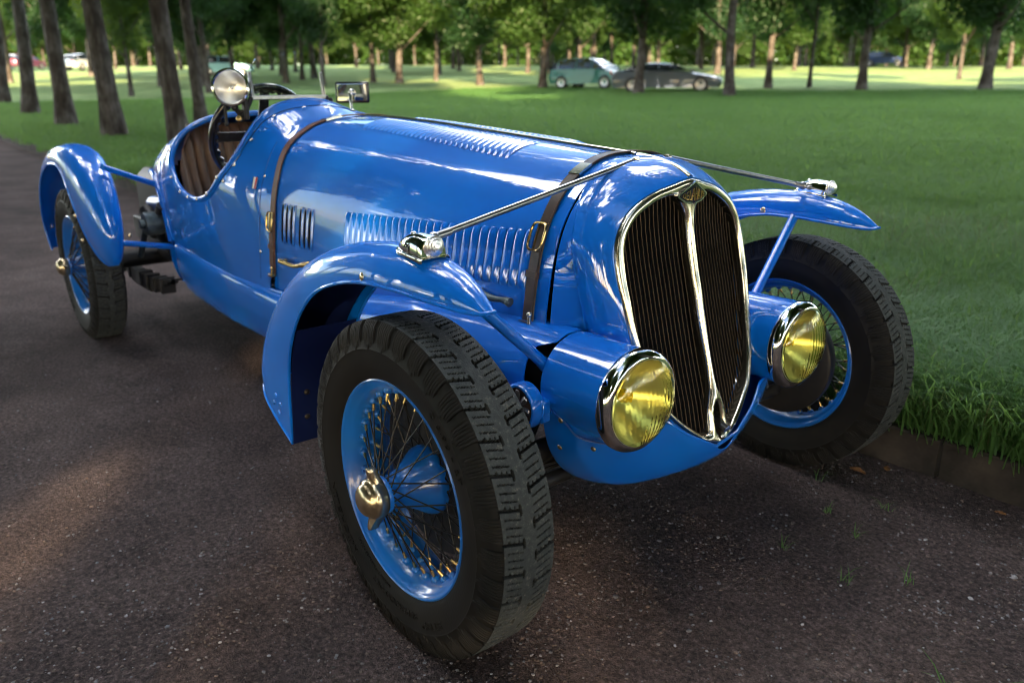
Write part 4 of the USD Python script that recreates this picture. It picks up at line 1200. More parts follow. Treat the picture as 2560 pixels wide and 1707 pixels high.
# ------------------------------------------------------------------ materials of the park
usdkit.material(stage, LK + 'gravel_path', {
    'g': ('geometry', {}), 'n1': ('noise_texture', {'scale': 2.1, 'detail': 9.0, 'roughness': 0.68}),
    'n2': ('noise_texture', {'scale': 85.0, 'detail': 8.0, 'roughness': 0.78}), 'v': ('voronoi_texture', {'scale': 240.0}),
    'r1': ('rgb_ramp', {'ramp': [(0.28, (0.056, 0.043, 0.043)), (0.46, (0.096, 0.074, 0.073)), (0.60, (0.132, 0.103, 0.099)), (0.74, (0.18, 0.142, 0.134))]}),
    'r2': ('rgb_ramp', {'ramp': [(0.34, (0.22, 0.22, 0.24)), (0.47, (0.70, 0.68, 0.67)), (0.58, (1.25, 1.18, 1.15)), (0.68, (2.4, 2.25, 2.25))]}),
    'm': ('mix_color', {'blend_type': 'multiply', 'fac': 1.0, 'use_clamp': False}),
    'a': ('math', {'math_type': 'multiply_add', 'value2': 0.55}),
    'b': ('bump', {'strength': 1.0, 'distance': 0.016}), 'p': ('principled_bsdf', {'roughness': 0.9, 'specular_ior_level': 0.2})},
    [('g.position', 'n1.vector'), ('g.position', 'n2.vector'), ('g.position', 'v.vector'), ('n1.fac', 'r1.fac'), ('n2.fac', 'r2.fac'),
     ('r1.color', 'm.a'), ('r2.color', 'm.b'), ('m.result', 'p.base_color'), ('v.distance', 'a.value1'), ('n2.fac', 'a.value3'),
     ('a.value', 'b.height'), ('b.normal', 'p.normal')], surface='p.BSDF')
usdkit.material(stage, LK + 'pebble', {
    'o': ('object_info', {}), 'r': ('rgb_ramp', {'ramp': [(0.0, (0.035, 0.030, 0.030)), (0.35, (0.075, 0.055, 0.048)), (0.6, (0.12, 0.085, 0.07)), (0.8, (0.10, 0.105, 0.12)), (0.93, (0.15, 0.14, 0.145)), (1.0, (0.27, 0.265, 0.28))]}),
    'p': ('principled_bsdf', {'roughness': 0.75})}, [('o.random', 'r.fac'), ('r.color', 'p.base_color')], surface='p.BSDF')
usdkit.material(stage, LK + 'lawn', {
    'g': ('geometry', {}), 'n1': ('noise_texture', {'scale': 0.8, 'detail': 8.0, 'roughness': 0.68}), 'n2': ('noise_texture', {'scale': 14.0, 'detail': 8.0, 'roughness': 0.75}),
    'r1': ('rgb_ramp', {'ramp': [(0.30, (0.100, 0.180, 0.062)), (0.50, (0.165, 0.245, 0.095)), (0.68, (0.230, 0.295, 0.128))]}),
    'r2': ('rgb_ramp', {'ramp': [(0.32, (0.50, 0.52, 0.5)), (0.52, (1.0, 1.0, 1.0)), (0.68, (1.45, 1.4, 1.35))]}),
    'm': ('mix_color', {'blend_type': 'multiply', 'fac': 1.0, 'use_clamp': False}), 'b': ('bump', {'strength': 1.0, 'distance': 0.06}),
    'p': ('principled_bsdf', {'roughness': 0.9, 'specular_ior_level': 0.15})},
    [('g.position', 'n1.vector'), ('g.position', 'n2.vector'), ('n1.fac', 'r1.fac'), ('n2.fac', 'r2.fac'), ('r1.color', 'm.a'), ('r2.color', 'm.b'),
     ('m.result', 'p.base_color'), ('n2.fac', 'b.height'), ('b.normal', 'p.normal')], surface='p.BSDF')


def leafy(name, dark, light, trans, rough=0.5):
    usdkit.material(stage, LK + name, {
        'g': ('geometry', {}), 'o': ('object_info', {}), 'r': ('rgb_ramp', {'ramp': [(0.0, dark), (1.0, light)]}),
        'd': ('principled_bsdf', {'roughness': rough, 'specular_ior_level': 0.35}), 't': ('translucent_bsdf', {'color': trans}), 'm': ('mix_closure', {'fac': 0.42})},
        [('g.random_per_island', 'r.fac'), ('r.color', 'd.base_color'), ('d.BSDF', 'm.closure1'), ('t.BSDF', 'm.closure2')], surface='m.closure')


leafy('leaf_green', (0.026, 0.066, 0.014), (0.075, 0.135, 0.026), (0.15, 0.22, 0.018))
leafy('leaf_deep', (0.014, 0.045, 0.016), (0.038, 0.095, 0.030), (0.060, 0.14, 0.022))
leafy('grass_dry', (0.10, 0.12, 0.05), (0.22, 0.21, 0.11), (0.16, 0.20, 0.07), 0.6)
leafy('grass_blade', (0.050, 0.130, 0.034), (0.175, 0.275, 0.100), (0.18, 0.31, 0.07), 0.55)
usdkit.material(stage, LK + 'bark', {
    'tc': ('texture_coordinate', {}), 'mp': ('mapping', {'scale': (1.0, 1.0, 0.28)}), 'n': ('noise_texture', {'scale': 16.0, 'detail': 8.0, 'roughness': 0.7}),
    'n2': ('noise_texture', {'scale': 2.4, 'detail': 4.0}),
    'r': ('rgb_ramp', {'ramp': [(0.32, (0.028, 0.023, 0.020)), (0.52, (0.085, 0.078, 0.072)), (0.70, (0.17, 0.165, 0.16))]}),
    'r2': ('rgb_ramp', {'ramp': [(0.40, (0.55, 0.50, 0.45)), (0.60, (1.1, 1.1, 1.1))]}), 'm': ('mix_color', {'blend_type': 'multiply', 'fac': 1.0, 'use_clamp': False}),
    'b': ('bump', {'strength': 1.0, 'distance': 0.05}), 'p': ('principled_bsdf', {'roughness': 0.9, 'specular_ior_level': 0.2})},
    [('tc.object', 'mp.vector'), ('mp.vector', 'n.vector'), ('tc.object', 'n2.vector'), ('n.fac', 'r.fac'), ('n2.fac', 'r2.fac'), ('r.color', 'm.a'), ('r2.color', 'm.b'),
     ('m.result', 'p.base_color'), ('n.fac', 'b.height'), ('b.normal', 'p.normal')], surface='p.BSDF')
look('kerb_board', (0.026, 0.023, 0.021), 0.8, noise=(6.0, (0.070, 0.058, 0.049), 0.62), bump=(40.0, 0.5, 0.01), spec=0.2)
look('fallen_leaf', (0.22, 0.095, 0.02), 0.7, noise=(30.0, (0.12, 0.045, 0.015), 0.5))
look('pale_stone', (0.36, 0.37, 0.36), 0.7)
look('post_paint', (0.45, 0.36, 0.30), 0.6)
look('lamp_globe', (0.75, 0.58, 0.30), 0.3)
look('tyre_black', (0.015, 0.015, 0.016), 0.7)
look('wheel_alloy', (0.45, 0.46, 0.48), 0.3, 0.8)
look('window_tint', (0.012, 0.016, 0.02), 0.04, coat=1.0)
look('head_glass', (0.65, 0.68, 0.7), 0.1, coat=1.0)
look('tail_red', (0.35, 0.012, 0.012), 0.2, coat=1.0)
for nm, c in (('car_grey', (0.055, 0.075, 0.095)), ('car_green', (0.004, 0.11, 0.085)), ('car_white', (0.62, 0.64, 0.66)), ('car_teal', (0.16, 0.36, 0.40)), ('car_navy', (0.012, 0.035, 0.13)), ('car_plum', (0.13, 0.04, 0.075))):
    look(nm, c, 0.35, 0.25, 1.0)

# ------------------------------------------------------------------ terrain


def rise(x, y):
    x, y = np.asarray(x, float), np.asarray(y, float)
    d = np.sqrt((.55 * np.minimum(x, 0)) ** 2 + (.35 * np.maximum(x, 0)) ** 2 + (y - .9) ** 2)
    k = .9
    d = np.log1p(np.exp(np.minimum(k * (d - 2.5), 40))) / k + np.maximum(d - 2.5 - 40 / k, 0)
    d = 70 * np.tanh(d / 70 * 1.0) if False else np.where(d < 60, d, 60 + 20 * np.tanh((d - 60) / 20))
    return .034 * d + .024 * np.log1p(np.exp(np.clip(-x - 27, -60, 60) / 4)) * 4 * np.where(x < -27 - 75, 0, 1) + .024 * np.where(x < -102, 75, 0)


KERB_Y = 0.93


def sheet_xy(xs, ys, zf):
    X, Y = np.meshgrid(xs, ys, indexing='ij')
    return grid(np.stack([X, Y, zf(X, Y)], -1))


def spaced(a, b, near, far, centre, growth):
    """Coordinates from a to b, dense round centre."""
    out = [centre]
    x, s = centre, near
    while x < b:
        x += s; s = min(s * growth, far); out.append(min(x, b))
    x, s = centre, near
    while x > a:
        x -= s; s = min(s * growth, far); out.append(max(x, a))
    return np.unique(np.array(out))


def path_z(X, Y):
    p = np.stack([X, Y, np.zeros_like(X)], -1)
    near = np.exp(-((X - .3) ** 2 + (Y + .6) ** 2) / 9)
    return rise(X, Y) + (meshkit.fbm(p * 1.7, 3, 4) - .5) * .014 + (meshkit.fbm(p * 14, 3, 9) - .5) * .010 * near + np.clip(Y + .2, 0, 1.2) ** 2 * -0.010


xs_ = np.unique(np.concatenate([spaced(-160, 60, .03, 4, 0.2, 1.03)]))
ys_ = np.unique(np.concatenate([np.arange(-2.5, KERB_Y + .03, .03), np.linspace(-4.6, -2.5, 12)]))
m = sheet_xy(xs_, ys_, path_z)
obj('gravel_path', m, 'gravel_path', smooth=True, kind='structure')


def lawn_z(X, Y):
    p = np.stack([X, Y, np.zeros_like(X)], -1)
    return rise(X, Y) + .112 + (meshkit.fbm(p * .5, 3, 2) - .5) * .10 * np.clip((Y - KERB_Y - .05) / 2, 0.02, 1) + (meshkit.fbm(p * 5, 2, 7) - .5) * .03


ys_ = np.concatenate([np.arange(KERB_Y + .055, 6, .10), np.arange(6, 20, .35), np.arange(20, 80, 1.5), np.linspace(80, 420, 40)])
obj('lawn', sheet_xy(spaced(-420, 420, .1, 14, 0.0, 1.035), ys_, lawn_z), 'lawn', smooth=True, kind='structure')
ys_ = np.concatenate([np.linspace(-420, -30, 40), np.arange(-29, -4.5, .8)])
obj('verge', sheet_xy(spaced(-420, 420, .5, 20, 0.0, 1.1), ys_, lambda X, Y: rise(X, -0 * Y - 1) + .02 + 0 * Y + .04 * meshkit.fbm(np.stack([X, Y, 0 * X], -1) * .4, 3, 3)), 'lawn', smooth=True, kind='structure')
# edging boards of the lawn
KB = thing('kerb', (0, KERB_Y + .027, 0), 'low dark board kerb between gravel path and lawn, running past the car', 'kerb')
x = 4.2
while x > -34:
    ln = 1.9
    cx = x - ln / 2
    xx = np.linspace(x - ln + .006, x - .006, 7)
    sec = [(-.027, -.12), (-.027, .108), (-.021, .115), (.021, .115), (.027, .108), (.027, -.12)]
    wob = (random.Random(int(x * 10)).random() - .5) * .008
    P = np.array([[(q, KERB_Y + .027 + a + wob, float(rise(q, KERB_Y)) + b + wob * .6) for a, b in sec] for q in xx])
    g = grid(P, cv=True)
    e = [np.array([[0, 1, 2], [0, 2, 3], [0, 3, 4], [0, 4, 5]]) + o for o in (0, 36)]
    obj('board', (g[0], np.vstack([g[1]] + e)), 'kerb_board', KB, 30)
    x -= ln


# ------------------------------------------------------------------ gravel grains and grass
def in_view(p, margin=0.12):
    d = p - EYE
    z = d @ FWD
    u, v_ = (d @ RIGHT) / z, (d @ UP) / z
    return (z > .1) & (np.abs(u) < .6412 * (1 + margin)) & (v_ < .4275 * (1 + margin)) & (v_ > -.4275 * (1 + margin)), z


def instancer(name, protos, pos, idx, rot, scl, kind='stuff', label=None, cat=None):
    path = fresh(WORLD, name)
    pi = UsdGeom.PointInstancer.Define(stage, path)
    rel = pi.CreatePrototypesRel()
    UsdGeom.Scope.Define(stage, path + '/kinds')
    for k, (m, mat) in enumerate(protos):
        pp = f'{path}/kinds/{name}_{k:03d}'
        usdkit.mesh(stage, pp, tri(m), LK + mat, smooth=False)
        rel.AddTarget(pp)
    pi.CreatePositionsAttr(Vt.Vec3fArray.FromNumpy(np.asarray(pos, np.float32)))
    pi.CreateProtoIndicesAttr(Vt.IntArray.FromNumpy(np.asarray(idx, np.int32)))
    h = np.asarray(rot) / 2
    pi.CreateOrientationsAttr(Vt.QuathArray([Gf.Quath(float(math.cos(a)), 0.0, 0.0, float(math.sin(a))) for a in h]))
    pi.CreateScalesAttr(Vt.Vec3fArray.FromNumpy(np.repeat(np.asarray(scl, np.float32)[:, None], 3, 1)))
    return tag(path, label, cat, None, kind)


rg = np.random.default_rng(11)
stones = []
for k in range(5):
    s = trimesh.creation.icosphere(1 if k < 2 else 0, 1.0)
    vv = np.array(s.vertices) * (1 + .35 * (rg.random((len(s.vertices), 1)) - .5)) * np.array([1, .75, .5]) * (1 + .2 * (rg.random(3) - .5))
    stones.append(((vv, np.array(s.faces)), 'pebble'))
n = 200000
px = rg.uniform(-2.5, 1.9, n); py = rg.uniform(-2.6, KERB_Y - .01, n)
pos = np.column_stack([px, py, path_z(px, py)])
ok, z = in_view(pos)
dens = np.clip(.45 + (pos[:, 0] + .5) * .6, .25, 1) * np.clip(1.4 / np.maximum(z, .3), 0, 1) ** 1.6 * (.35 + .65 * (meshkit.fbm(pos * 2.2, 2, 5) > .47))
ok &= rg.random(n) < dens
pos = pos[ok]
sc_ = .0014 + .0040 * rg.random(len(pos)) ** 2.2 + .003 * (rg.random(len(pos)) > .985)
instancer('gravel_grains', stones, pos + [0, 0, .0005], rg.integers(0, 5, len(pos)), rg.uniform(0, 6.28, len(pos)), sc_, label='loose dark and pale grit scattered over the gravel path', cat='gravel')


def blade_clump(n, spread, hmin, hmax, wid, seed, lean=.5):
    r = np.random.default_rng(seed)
    vs, fs = [], []
    for k in range(n):
        a = r.uniform(0, 2 * PI); rad = spread * math.sqrt(r.random())
        b = np.array([rad * math.cos(a), rad * math.sin(a), -.01])
        h = r.uniform(hmin, hmax); t = r.uniform(0, 2 * PI); d = np.array([math.cos(t), math.sin(t), 0]); e = np.array([-d[1], d[0], 0]) * wid * r.uniform(.7, 1.3)
        ln = lean * r.uniform(.2, 1.2) * h
        p1, p2, p3 = b + [0, 0, h * .45] + d * ln * .2, b + [0, 0, h * .8] + d * ln * .6, b + [0, 0, h * .92] + d * ln * 1.15
        o = len(vs) * 7
        vs.append(np.array([b - e, b + e, p1 - e * .9, p1 + e * .9, p2 - e * .6, p2 + e * .6, p3]))
        fs.append(np.array([[0, 1, 3], [0, 3, 2], [2, 3, 5], [2, 5, 4], [4, 5, 6]]) + o)
    return np.vstack(vs), np.vstack(fs)


near_c = [(blade_clump(46, .075, .04, .16, .0015, 20 + k, 1.0), 'grass_blade') for k in range(4)]
mid_c = [(blade_clump(46, .16, .04, .085, .0036, 40 + k, .7), 'grass_blade') for k in range(3)]
pos, idx, scl = [], [], []
long_c = [(blade_clump(10, .06, .13, .26, .0021, 70 + k, 1.25), 'grass_dry' if k == 2 else 'grass_blade') for k in range(3)]
n = 60000
px = rg.uniform(-9, 3, n); py = KERB_Y + .115 + rg.random(n) ** 1.5 * 7
p = np.column_stack([px, py, lawn_z(px, py)]); ok, z = in_view(p, .2)
ok &= rg.random(n) < np.clip(2.6 / np.maximum(z, 1), 0, 1) ** 1.2
p = p[ok]; zz_ = z[ok]
pos.append(p); idx.append(rg.integers(0, 4, len(p))); scl.append(rg.uniform(.55, 1.25, len(p)) * np.clip(1.45 - .09 * (p[:, 1] - KERB_Y) * 2.2, .62, 1.4) * (.65 + 1.0 * meshkit.fbm(p * 2.1, 2, 61)))
n = 90000
px = rg.uniform(-32, 3, n); py = KERB_Y + .12 + rg.random(n) * 26
p = np.column_stack([px, py, lawn_z(px, py)]); ok, z = in_view(p, .1)
ok &= (z > 2.5) & (rg.random(n) < np.clip(9 / np.maximum(z, 1), .10, 1))
p = p[ok]
pos.append(p); idx.append(4 + rg.integers(0, 3, len(p))); scl.append(rg.uniform(.6, 1.2, len(p)) * np.clip(.9 + z[ok] / 22, 1, 1.7))
n = 16000
px = rg.uniform(-5, 3, n); py = KERB_Y + .07 + rg.random(n) ** 2.2 * 3.5
p = np.column_stack([px, py, lawn_z(px, py)]); ok, z = in_view(p, .2)
ok &= (rg.random(n) < .75) & (meshkit.fbm(p * 1.6, 2, 31) > .44)
p = p[ok]
pos.append(p); idx.append(7 + rg.choice(3, len(p), p=[.35, .35, .30])); scl.append(rg.uniform(.5, 1.1, len(p)))
pos, idx, scl = np.vstack(pos), np.concatenate(idx), np.concatenate(scl)
instancer('grass', near_c + mid_c + long_c, pos, idx, rg.uniform(0, 6.28, len(pos)), scl, label='short park grass growing over the whole lawn', cat='grass')
# a few tufts in the gravel by the kerb, fallen leaves and a pale stone
tufts = [(.30, .47), (.42, .40), (.18, .62), (.52, .18), (.62, .30), (.86, -.02), (.40, .62), (.95, .12), (.98, .40), (.33, .20)]
tm_ = blade_clump(10, .018, .02, .055, .0013, 77, .9)
TUFT_SRC = None
LAB = ['behind the front left tyre, small thin grass tuft in gravel', 'small grass tuft in gravel just right of the dark tyre']
leafm = []


def pt_path(x, y):
    return np.array([x, y, float(path_z(np.array(x), np.array(y)))])


for k, (x, y) in enumerate(tufts):
    s = 1.6 if k in (5, 7) else 1.0
    lab = 'thin green grass tuft sprouting from the gravel near the kerb'
    if TUFT_SRC is None:
        TUFT_SRC = thing('grass_tuft', pt_path(x, y), lab, 'grass tuft', 'grass tufts in the gravel near the kerb')
        obj('blades', tm_, 'grass_blade', TUFT_SRC, False, local=True)
    else:
        copy_of(TUFT_SRC, 'grass_tuft', pt_path(x, y), rotz=47 * k, scale=s, label=lab)


def leaf_mesh(l, w, seed):
    r = np.random.default_rng(seed)
    t = np.linspace(0, 1, 7)
    ww = w * np.sin(PI * t ** .8) * (1 + .3 * np.sin(t * 17))
    rows = [[(l * (q - .5), -a, .004 + .25 * a * r.uniform(.3, 1)), (l * (q - .5), 0, .002 + .003 * math.sin(q * 5)), (l * (q - .5), a, .004 + .25 * a * r.uniform(.3, 1))] for q, a in zip(t, ww)]
    return grid(np.array(rows))


LV = [(rg.uniform(-6, .8), rg.uniform(1.3, 7)) for _ in range(40)]
LV = [q for q in LV if in_view(np.array([[q[0], q[1], .2]]), -.05)[0][0]][:16]
for k, (x, y) in enumerate(LV):
    L = thing('fallen_leaf', np.array([x, y, float(lawn_z(np.array(x), np.array(y))) + .035]), 'dry brown fallen leaf caught in the grass of the lawn', 'fallen leaf', 'fallen leaves on the lawn', rotz=40 * k)
    obj('blade', leaf_mesh(.07, .024, 50 + k), 'fallen_leaf', L, True, local=True)
for k, (x, y, l) in enumerate(((.225, .78, .055), (.05, .80, .05), (.28, .86, .04), (.62, .84, .03), (.70, -.72, .02))):
    L = thing('fallen_leaf', pt_path(x, y) + [0, 0, .004], ['yellow-brown fallen leaf on the gravel by the kerb right of the tyre', 'orange fallen leaf on gravel tucked against the tyre and kerb', 'small brown fallen leaf leaning on the kerb board', 'tiny brown leaf on gravel near the right edge of the kerb', 'tiny brown leaf lying on open gravel'][k], 'fallen leaf', rotz=60 * k)
    obj('blade', leaf_mesh(l, l * .28, k), 'fallen_leaf', L, True, local=True)
S = thing('pebble', (0.878, -.475, float(path_z(np.array(.878), np.array(-.475)))), 'single pale grey pebble lying on dark gravel at the lower right', 'pebble')
obj('stone', (np.array(stones[0][0][0]) * .010 + [0, 0, .004], stones[0][0][1]), 'pale_stone', S, True, local=True)
# ------------------------------------------------------------------ trees
def trunk_mesh(r0, h, lean, seed, limbs=7, crown_base=2.6):
    r = np.random.default_rng(seed)
    n = 18
    z = np.linspace(0, h, n)
    ax_ = np.column_stack([lean[0] * z + .06 * np.sin(z * .9 + seed), lean[1] * z + .05 * np.cos(z * .8 + seed), z])
    rad = r0 * (1 + .55 * np.exp(-z / .18)) * (1 - .80 * (z / h) ** .9)
    ax_[0, 2] = -.25
    out = [tube(ax_, rad, 14)]
    for k in range(limbs):
        zz = crown_base + (h - crown_base) * (k + .3) / limbs * .85
        b = np.array([np.interp(zz, z, ax_[:, i]) for i in range(3)])
        a = k * 2.4 + r.uniform(-.4, .4); ln = r.uniform(1.6, 2.9) * (1 - .5 * k / limbs)
        d = np.array([math.cos(a), math.sin(a), .45 + .3 * r.random()])
        pts = np.array([b + d * ln * t + [0, 0, .35 * t * t] for t in np.linspace(0, 1, 6)])
        out.append(tube(pts, np.linspace(r0 * .38, r0 * .06, 6), 7))
    return join(out)


def crown_mesh(h, base, rad, n_leaf, size, seed, n_cl=46):
    r = np.random.default_rng(seed)
    cs, rs = [], []
    hh = (h - base) / 2; cz = base + hh
    for k in range(n_cl):
        d = r.normal(size=3); d /= np.linalg.norm(d)
        q = d * np.array([rad, rad, hh]) * r.uniform(.35, .86)
        cs.append(q + [0, 0, cz]); rs.append(r.uniform(.55, 1.05) * rad * .36)
    cs, rs = np.array(cs), np.array(rs)
    k = r.integers(0, n_cl, n_leaf)
    d = r.normal(size=(n_leaf, 3)); d /= np.linalg.norm(d, axis=1, keepdims=True)
    p = cs[k] + d * (rs[k] * r.random(n_leaf) ** .4)[:, None] * [1.15, 1.15, .8]
    nrm = d * .5 + r.normal(size=(n_leaf, 3)) * .6 + [0, 0, .5]
    nrm /= np.linalg.norm(nrm, axis=1, keepdims=True)
    t = np.cross(nrm, r.normal(size=(n_leaf, 3))); t /= np.linalg.norm(t, axis=1, keepdims=True)
    b = np.cross(nrm, t)
    s = size * r.uniform(.6, 1.25, n_leaf)[:, None]
    droop = np.array([0, 0, -.25]) * s
    v = np.stack([p - t * s, p + b * s * .42 + nrm * s * .08, p + t * s + droop, p - b * s * .42 + nrm * s * .08], 1)
    i = np.arange(n_leaf)[:, None] * 4
    f = np.vstack([i + [0, 1, 2], i + [0, 2, 3]])
    return v.reshape(-1, 3), f


KINDS = []
for k, (h, base, rad, r0, mat, nl, sz) in enumerate(((12.6, 1.75, 3.5, .185, 'leaf_deep', 34000, .13), (11.8, 1.65, 3.8, .185, 'leaf_green', 34000, .14), (13.4, 1.9, 3.3, .185, 'leaf_deep', 32000, .13), (11.6, 1.6, 3.6, .185, 'leaf_green', 32000, .14),
                                                     (13.0, 3.5, 3.9, .185, 'leaf_deep', 34000, .13), (12.5, 3.2, 3.7, .185, 'leaf_green', 32000, .13))):
    path = f'{WORLD}/Looks/tree_kinds/tree_kind_{k:03d}'
    UsdGeom.Scope.Define(stage, WORLD + '/Looks/tree_kinds')
    stage.CreateClassPrim(path)
    for nm, mesh, mt in (('trunk', trunk_mesh(r0, h * .86, (.012 * (-1) ** k, .01), 60 + k, 7, base), 'bark'), ('crown', crown_mesh(h, base, rad, nl, sz, 80 + k), mat)):
        v_, f_ = tri(mesh)
        usdkit.mesh(stage, f'{path}/{nm}', (v_, f_), LK + mt, smooth=True if nm == 'trunk' else False)
    KINDS.append(path)


def ground(x, y):
    return float(lawn_z(np.array(x), np.array(y))) if y > KERB_Y else float(rise(x, -1.0)) + .02


def tree(kind, x, y, label, s=1.0, rot=0.0, tilt=None, group=None, thick=1.0):
    return copy_of(KINDS[kind], 'park_tree', (x, y, ground(x, y) - .02), rot, (s * thick, s * thick, s), label, 'tree', group, tilt=tilt)


# the row along the left edge of the path: trunks leaning a little to the left in view
near = [
    (-15.37, 2.40, .41, 'grey leaning trunk standing nearest behind the rear wing of the racing car'),
    (-19.44, 2.38, .41, 'grey leaning trunk, third of the four beside the path on the left'),
    (-24.76, 2.56, .42, 'grey leaning trunk, second of the row beside the path from the left edge'),
    (-32.55, 3.00, .50, 'farthest trunk of the path-side row, cut by the left edge of the photo'),
    (-11.30, 2.40, .29, 'leaning trunk rising directly behind the cockpit tail of the racing car'),
]
for k, (x, y, w, lab) in enumerate(near):
    t = np.array([0.78, 0.63, 0])                                # tilt about the view direction
    tree((4, 5, 4, 5, 4)[k], x, y, lab, s=1.18, rot=70 * k, tilt=(t, (0.6, -4.4, -4.8, -5.0, 3.2)[k]), thick=w / (.185 * 2 * 1.18) * (.92 if k < 4 else 1.0))
tree(4, -16.2, 4.3, 'slim second trunk standing just right of the trunk behind the cockpit tail', s=.9, rot=20, thick=.8)
mid = [
    (-36.54, 8.29, .20, 'slender young trunk between the leaning trunks at left'),
    (-44.81, 14.17, .31, 'dark trunk just left of the spot lamp'),
    (-44.64, 24.70, .34, 'dark trunk right of the wing mirror'),
    (-41.68, 24.78, .50, 'broad trunk second to the right of the wing mirror'),
    (-54.10, 36.02, .26, 'thin trunk above the middle of the bonnet'),
    (-35.84, 26.34, .37, 'dark trunk left of the sunlit strip of path'),
    (-28.86, 24.88, .40, 'trunk standing in front of the green hatchback'),
    (-20.41, 22.35, .36, 'trunk standing in front of the grey coupe'),
    (-16.68, 22.90, .36, 'trunk just right of the grey coupe'),
    (-19.44, 29.33, .30, 'brown trunk in deep shade, second right of the grey coupe'),
    (-18.41, 30.79, .18, 'thin trunk between two dark trunks right of the grey coupe'),
    (-14.95, 28.72, .34, 'trunk above the far front wing, with a dark crown'),
    (-16.43, 40.26, .20, 'thin lone trunk on the bright lawn at right'),
    (-10.08, 27.51, .36, 'dark flared trunk nearest the right edge of the photo'),
    (-46.0, 19.5, .36, 'dark trunk seen through the aero screen'),
    (-40.99, 38.77, .28, 'trunk in the shade behind the green hatchback'),
    (-49.0, 17.5, .30, 'trunk seen just left of the aero screen'),
    (-50.0, 22.5, .30, 'trunk seen between the aero screen and the wing mirror'),
]
rt = np.random.default_rng(5)
for k, (x, y, w, lab) in enumerate(mid):
    s = float(rt.uniform(.85, 1.0)) * (1.0 if w > .25 else .8)
    tree((1, 0, 2, 1, 3, 0, 1, 0, 2, 0, 2, 0, 3, 0, 2, 3, 0, 2)[k], x, y, lab, s=s, rot=float(rt.uniform(0, 360)), thick=min(w / (.37 * s), 1.25))
for k, (u, dep) in enumerate(((.022, 44), (.058, 50), (.098, 43), (.148, 52), (.19, 46), (.232, 40), (.335, 50), (.435, 56))):
    d = FWD + RIGHT * (u - .5) * 2 * .6412
    q = EYE[:2] + dep * d[:2] / (d @ FWD)
    tree((0, 2)[k % 2], float(q[0]), float(q[1]), 'shaded park tree with a deep green crown behind the row of leaning trunks', s=1.0, rot=61 * k, thick=.72, group='shaded trees behind the leaning trunks')
# deeper rows: sunlit trunks far away
n_far = 0
for k in range(400):
    d = rt.uniform(58, 150); a = rt.uniform(-.72, .72)
    q = EYE[:2] + d * (FWD[:2] / np.linalg.norm(FWD[:2]) + RIGHT[:2] * a) / math.sqrt(1 + a * a) if False else EYE[:2] + d * (np.array([FWD[0], FWD[1]]) / np.linalg.norm(FWD[:2]) + np.array([RIGHT[0], RIGHT[1]]) * a)
    if k == 0:
        far_pts = [np.array([1e3, 1e3])]
    if min(np.linalg.norm(q - p) for p in far_pts) < 5.5 or q[1] < 5:
        continue
    far_pts.append(q)
    n_far += 1
    tree(int(rt.integers(0, 4)), float(q[0]), float(q[1]), 'distant sunlit park tree with yellow-green crown far beyond the lawn', s=float(rt.uniform(.85, 1.15)), rot=float(rt.uniform(0, 360)), group='distant trees beyond the lawn')
    if n_far >= 110:
        break
# the tall avenue on the near side of the path, behind and beside the camera: it shades the car and shows in its paint
AV = []
for row, (y0, sx, off, s0) in enumerate(((-7.6, 6.4, 0.0, 1.45), (-14.2, 6.6, 3.1, 1.5), (-21.0, 6.4, 1.2, 1.4), (-28.5, 6.4, 4.0, 1.45))):
    x = -21 + off + row * 6
    while x < 44 + row * 4:
        AV.append((x + rt.uniform(-.7, .7), y0 + rt.uniform(-.6, .6), s0 + rt.uniform(-.08, .1)))
        x += sx
# one gap, closed in front by a high-crowned tree: sun reaches the gravel under its crown but not the car
def shaded(x, y):
    s_ = x * math.cos(SUN_AZ) + y * math.sin(SUN_AZ)
    across = -x * math.sin(SUN_AZ) + y * math.cos(SUN_AZ)
    return s_ < 0 or abs(across + 1.9) > 3.3


AV = [a for a in AV if shaded(a[0], a[1])]
AV = [a for a in AV if not (18 < a[0] < 23 and -16 < a[1] < -12) and not (5 < a[0] < 9.5 and a[1] > -10)]
tree(4, 7.5, -7.4, 'high-crowned avenue tree beside the photographer, bare trunk', s=1.17, rot=20)
for k, (x, y, s) in enumerate(AV):
    tree(int(abs(x * 7 + y * 3)) % 4, x, y, 'tall avenue tree on the near side of the gravel path', s=s, rot=(x * 37 + y * 91) % 360, group='tall avenue trees on the near side of the path')
for k, (x, y, s) in enumerate(((2.7, 3.0, 1.3), (5.2, 6.4, 1.3), (9.2, 2.8, 1.1), (15.5, 3.0, 1.1), (22, 2.8, 1.1), (9.5, 9.5, 1.0), (18, 10.5, 1.1), (13, 17.5, 1.0), (8.5, 24.5, 1.0), (17, 27, 1.1), (11, 33, 1.0), (7, 14.5, 1.1), (2.9, 15.2, 1.1), (1.9, 13.4, 1.05))):
    tree(4 + k % 2 if y < 3.5 else k % 4, x, y, 'lawn tree in front of the racing car, past the right edge', s=s, rot=53 * k, group='lawn trees past the right edge')
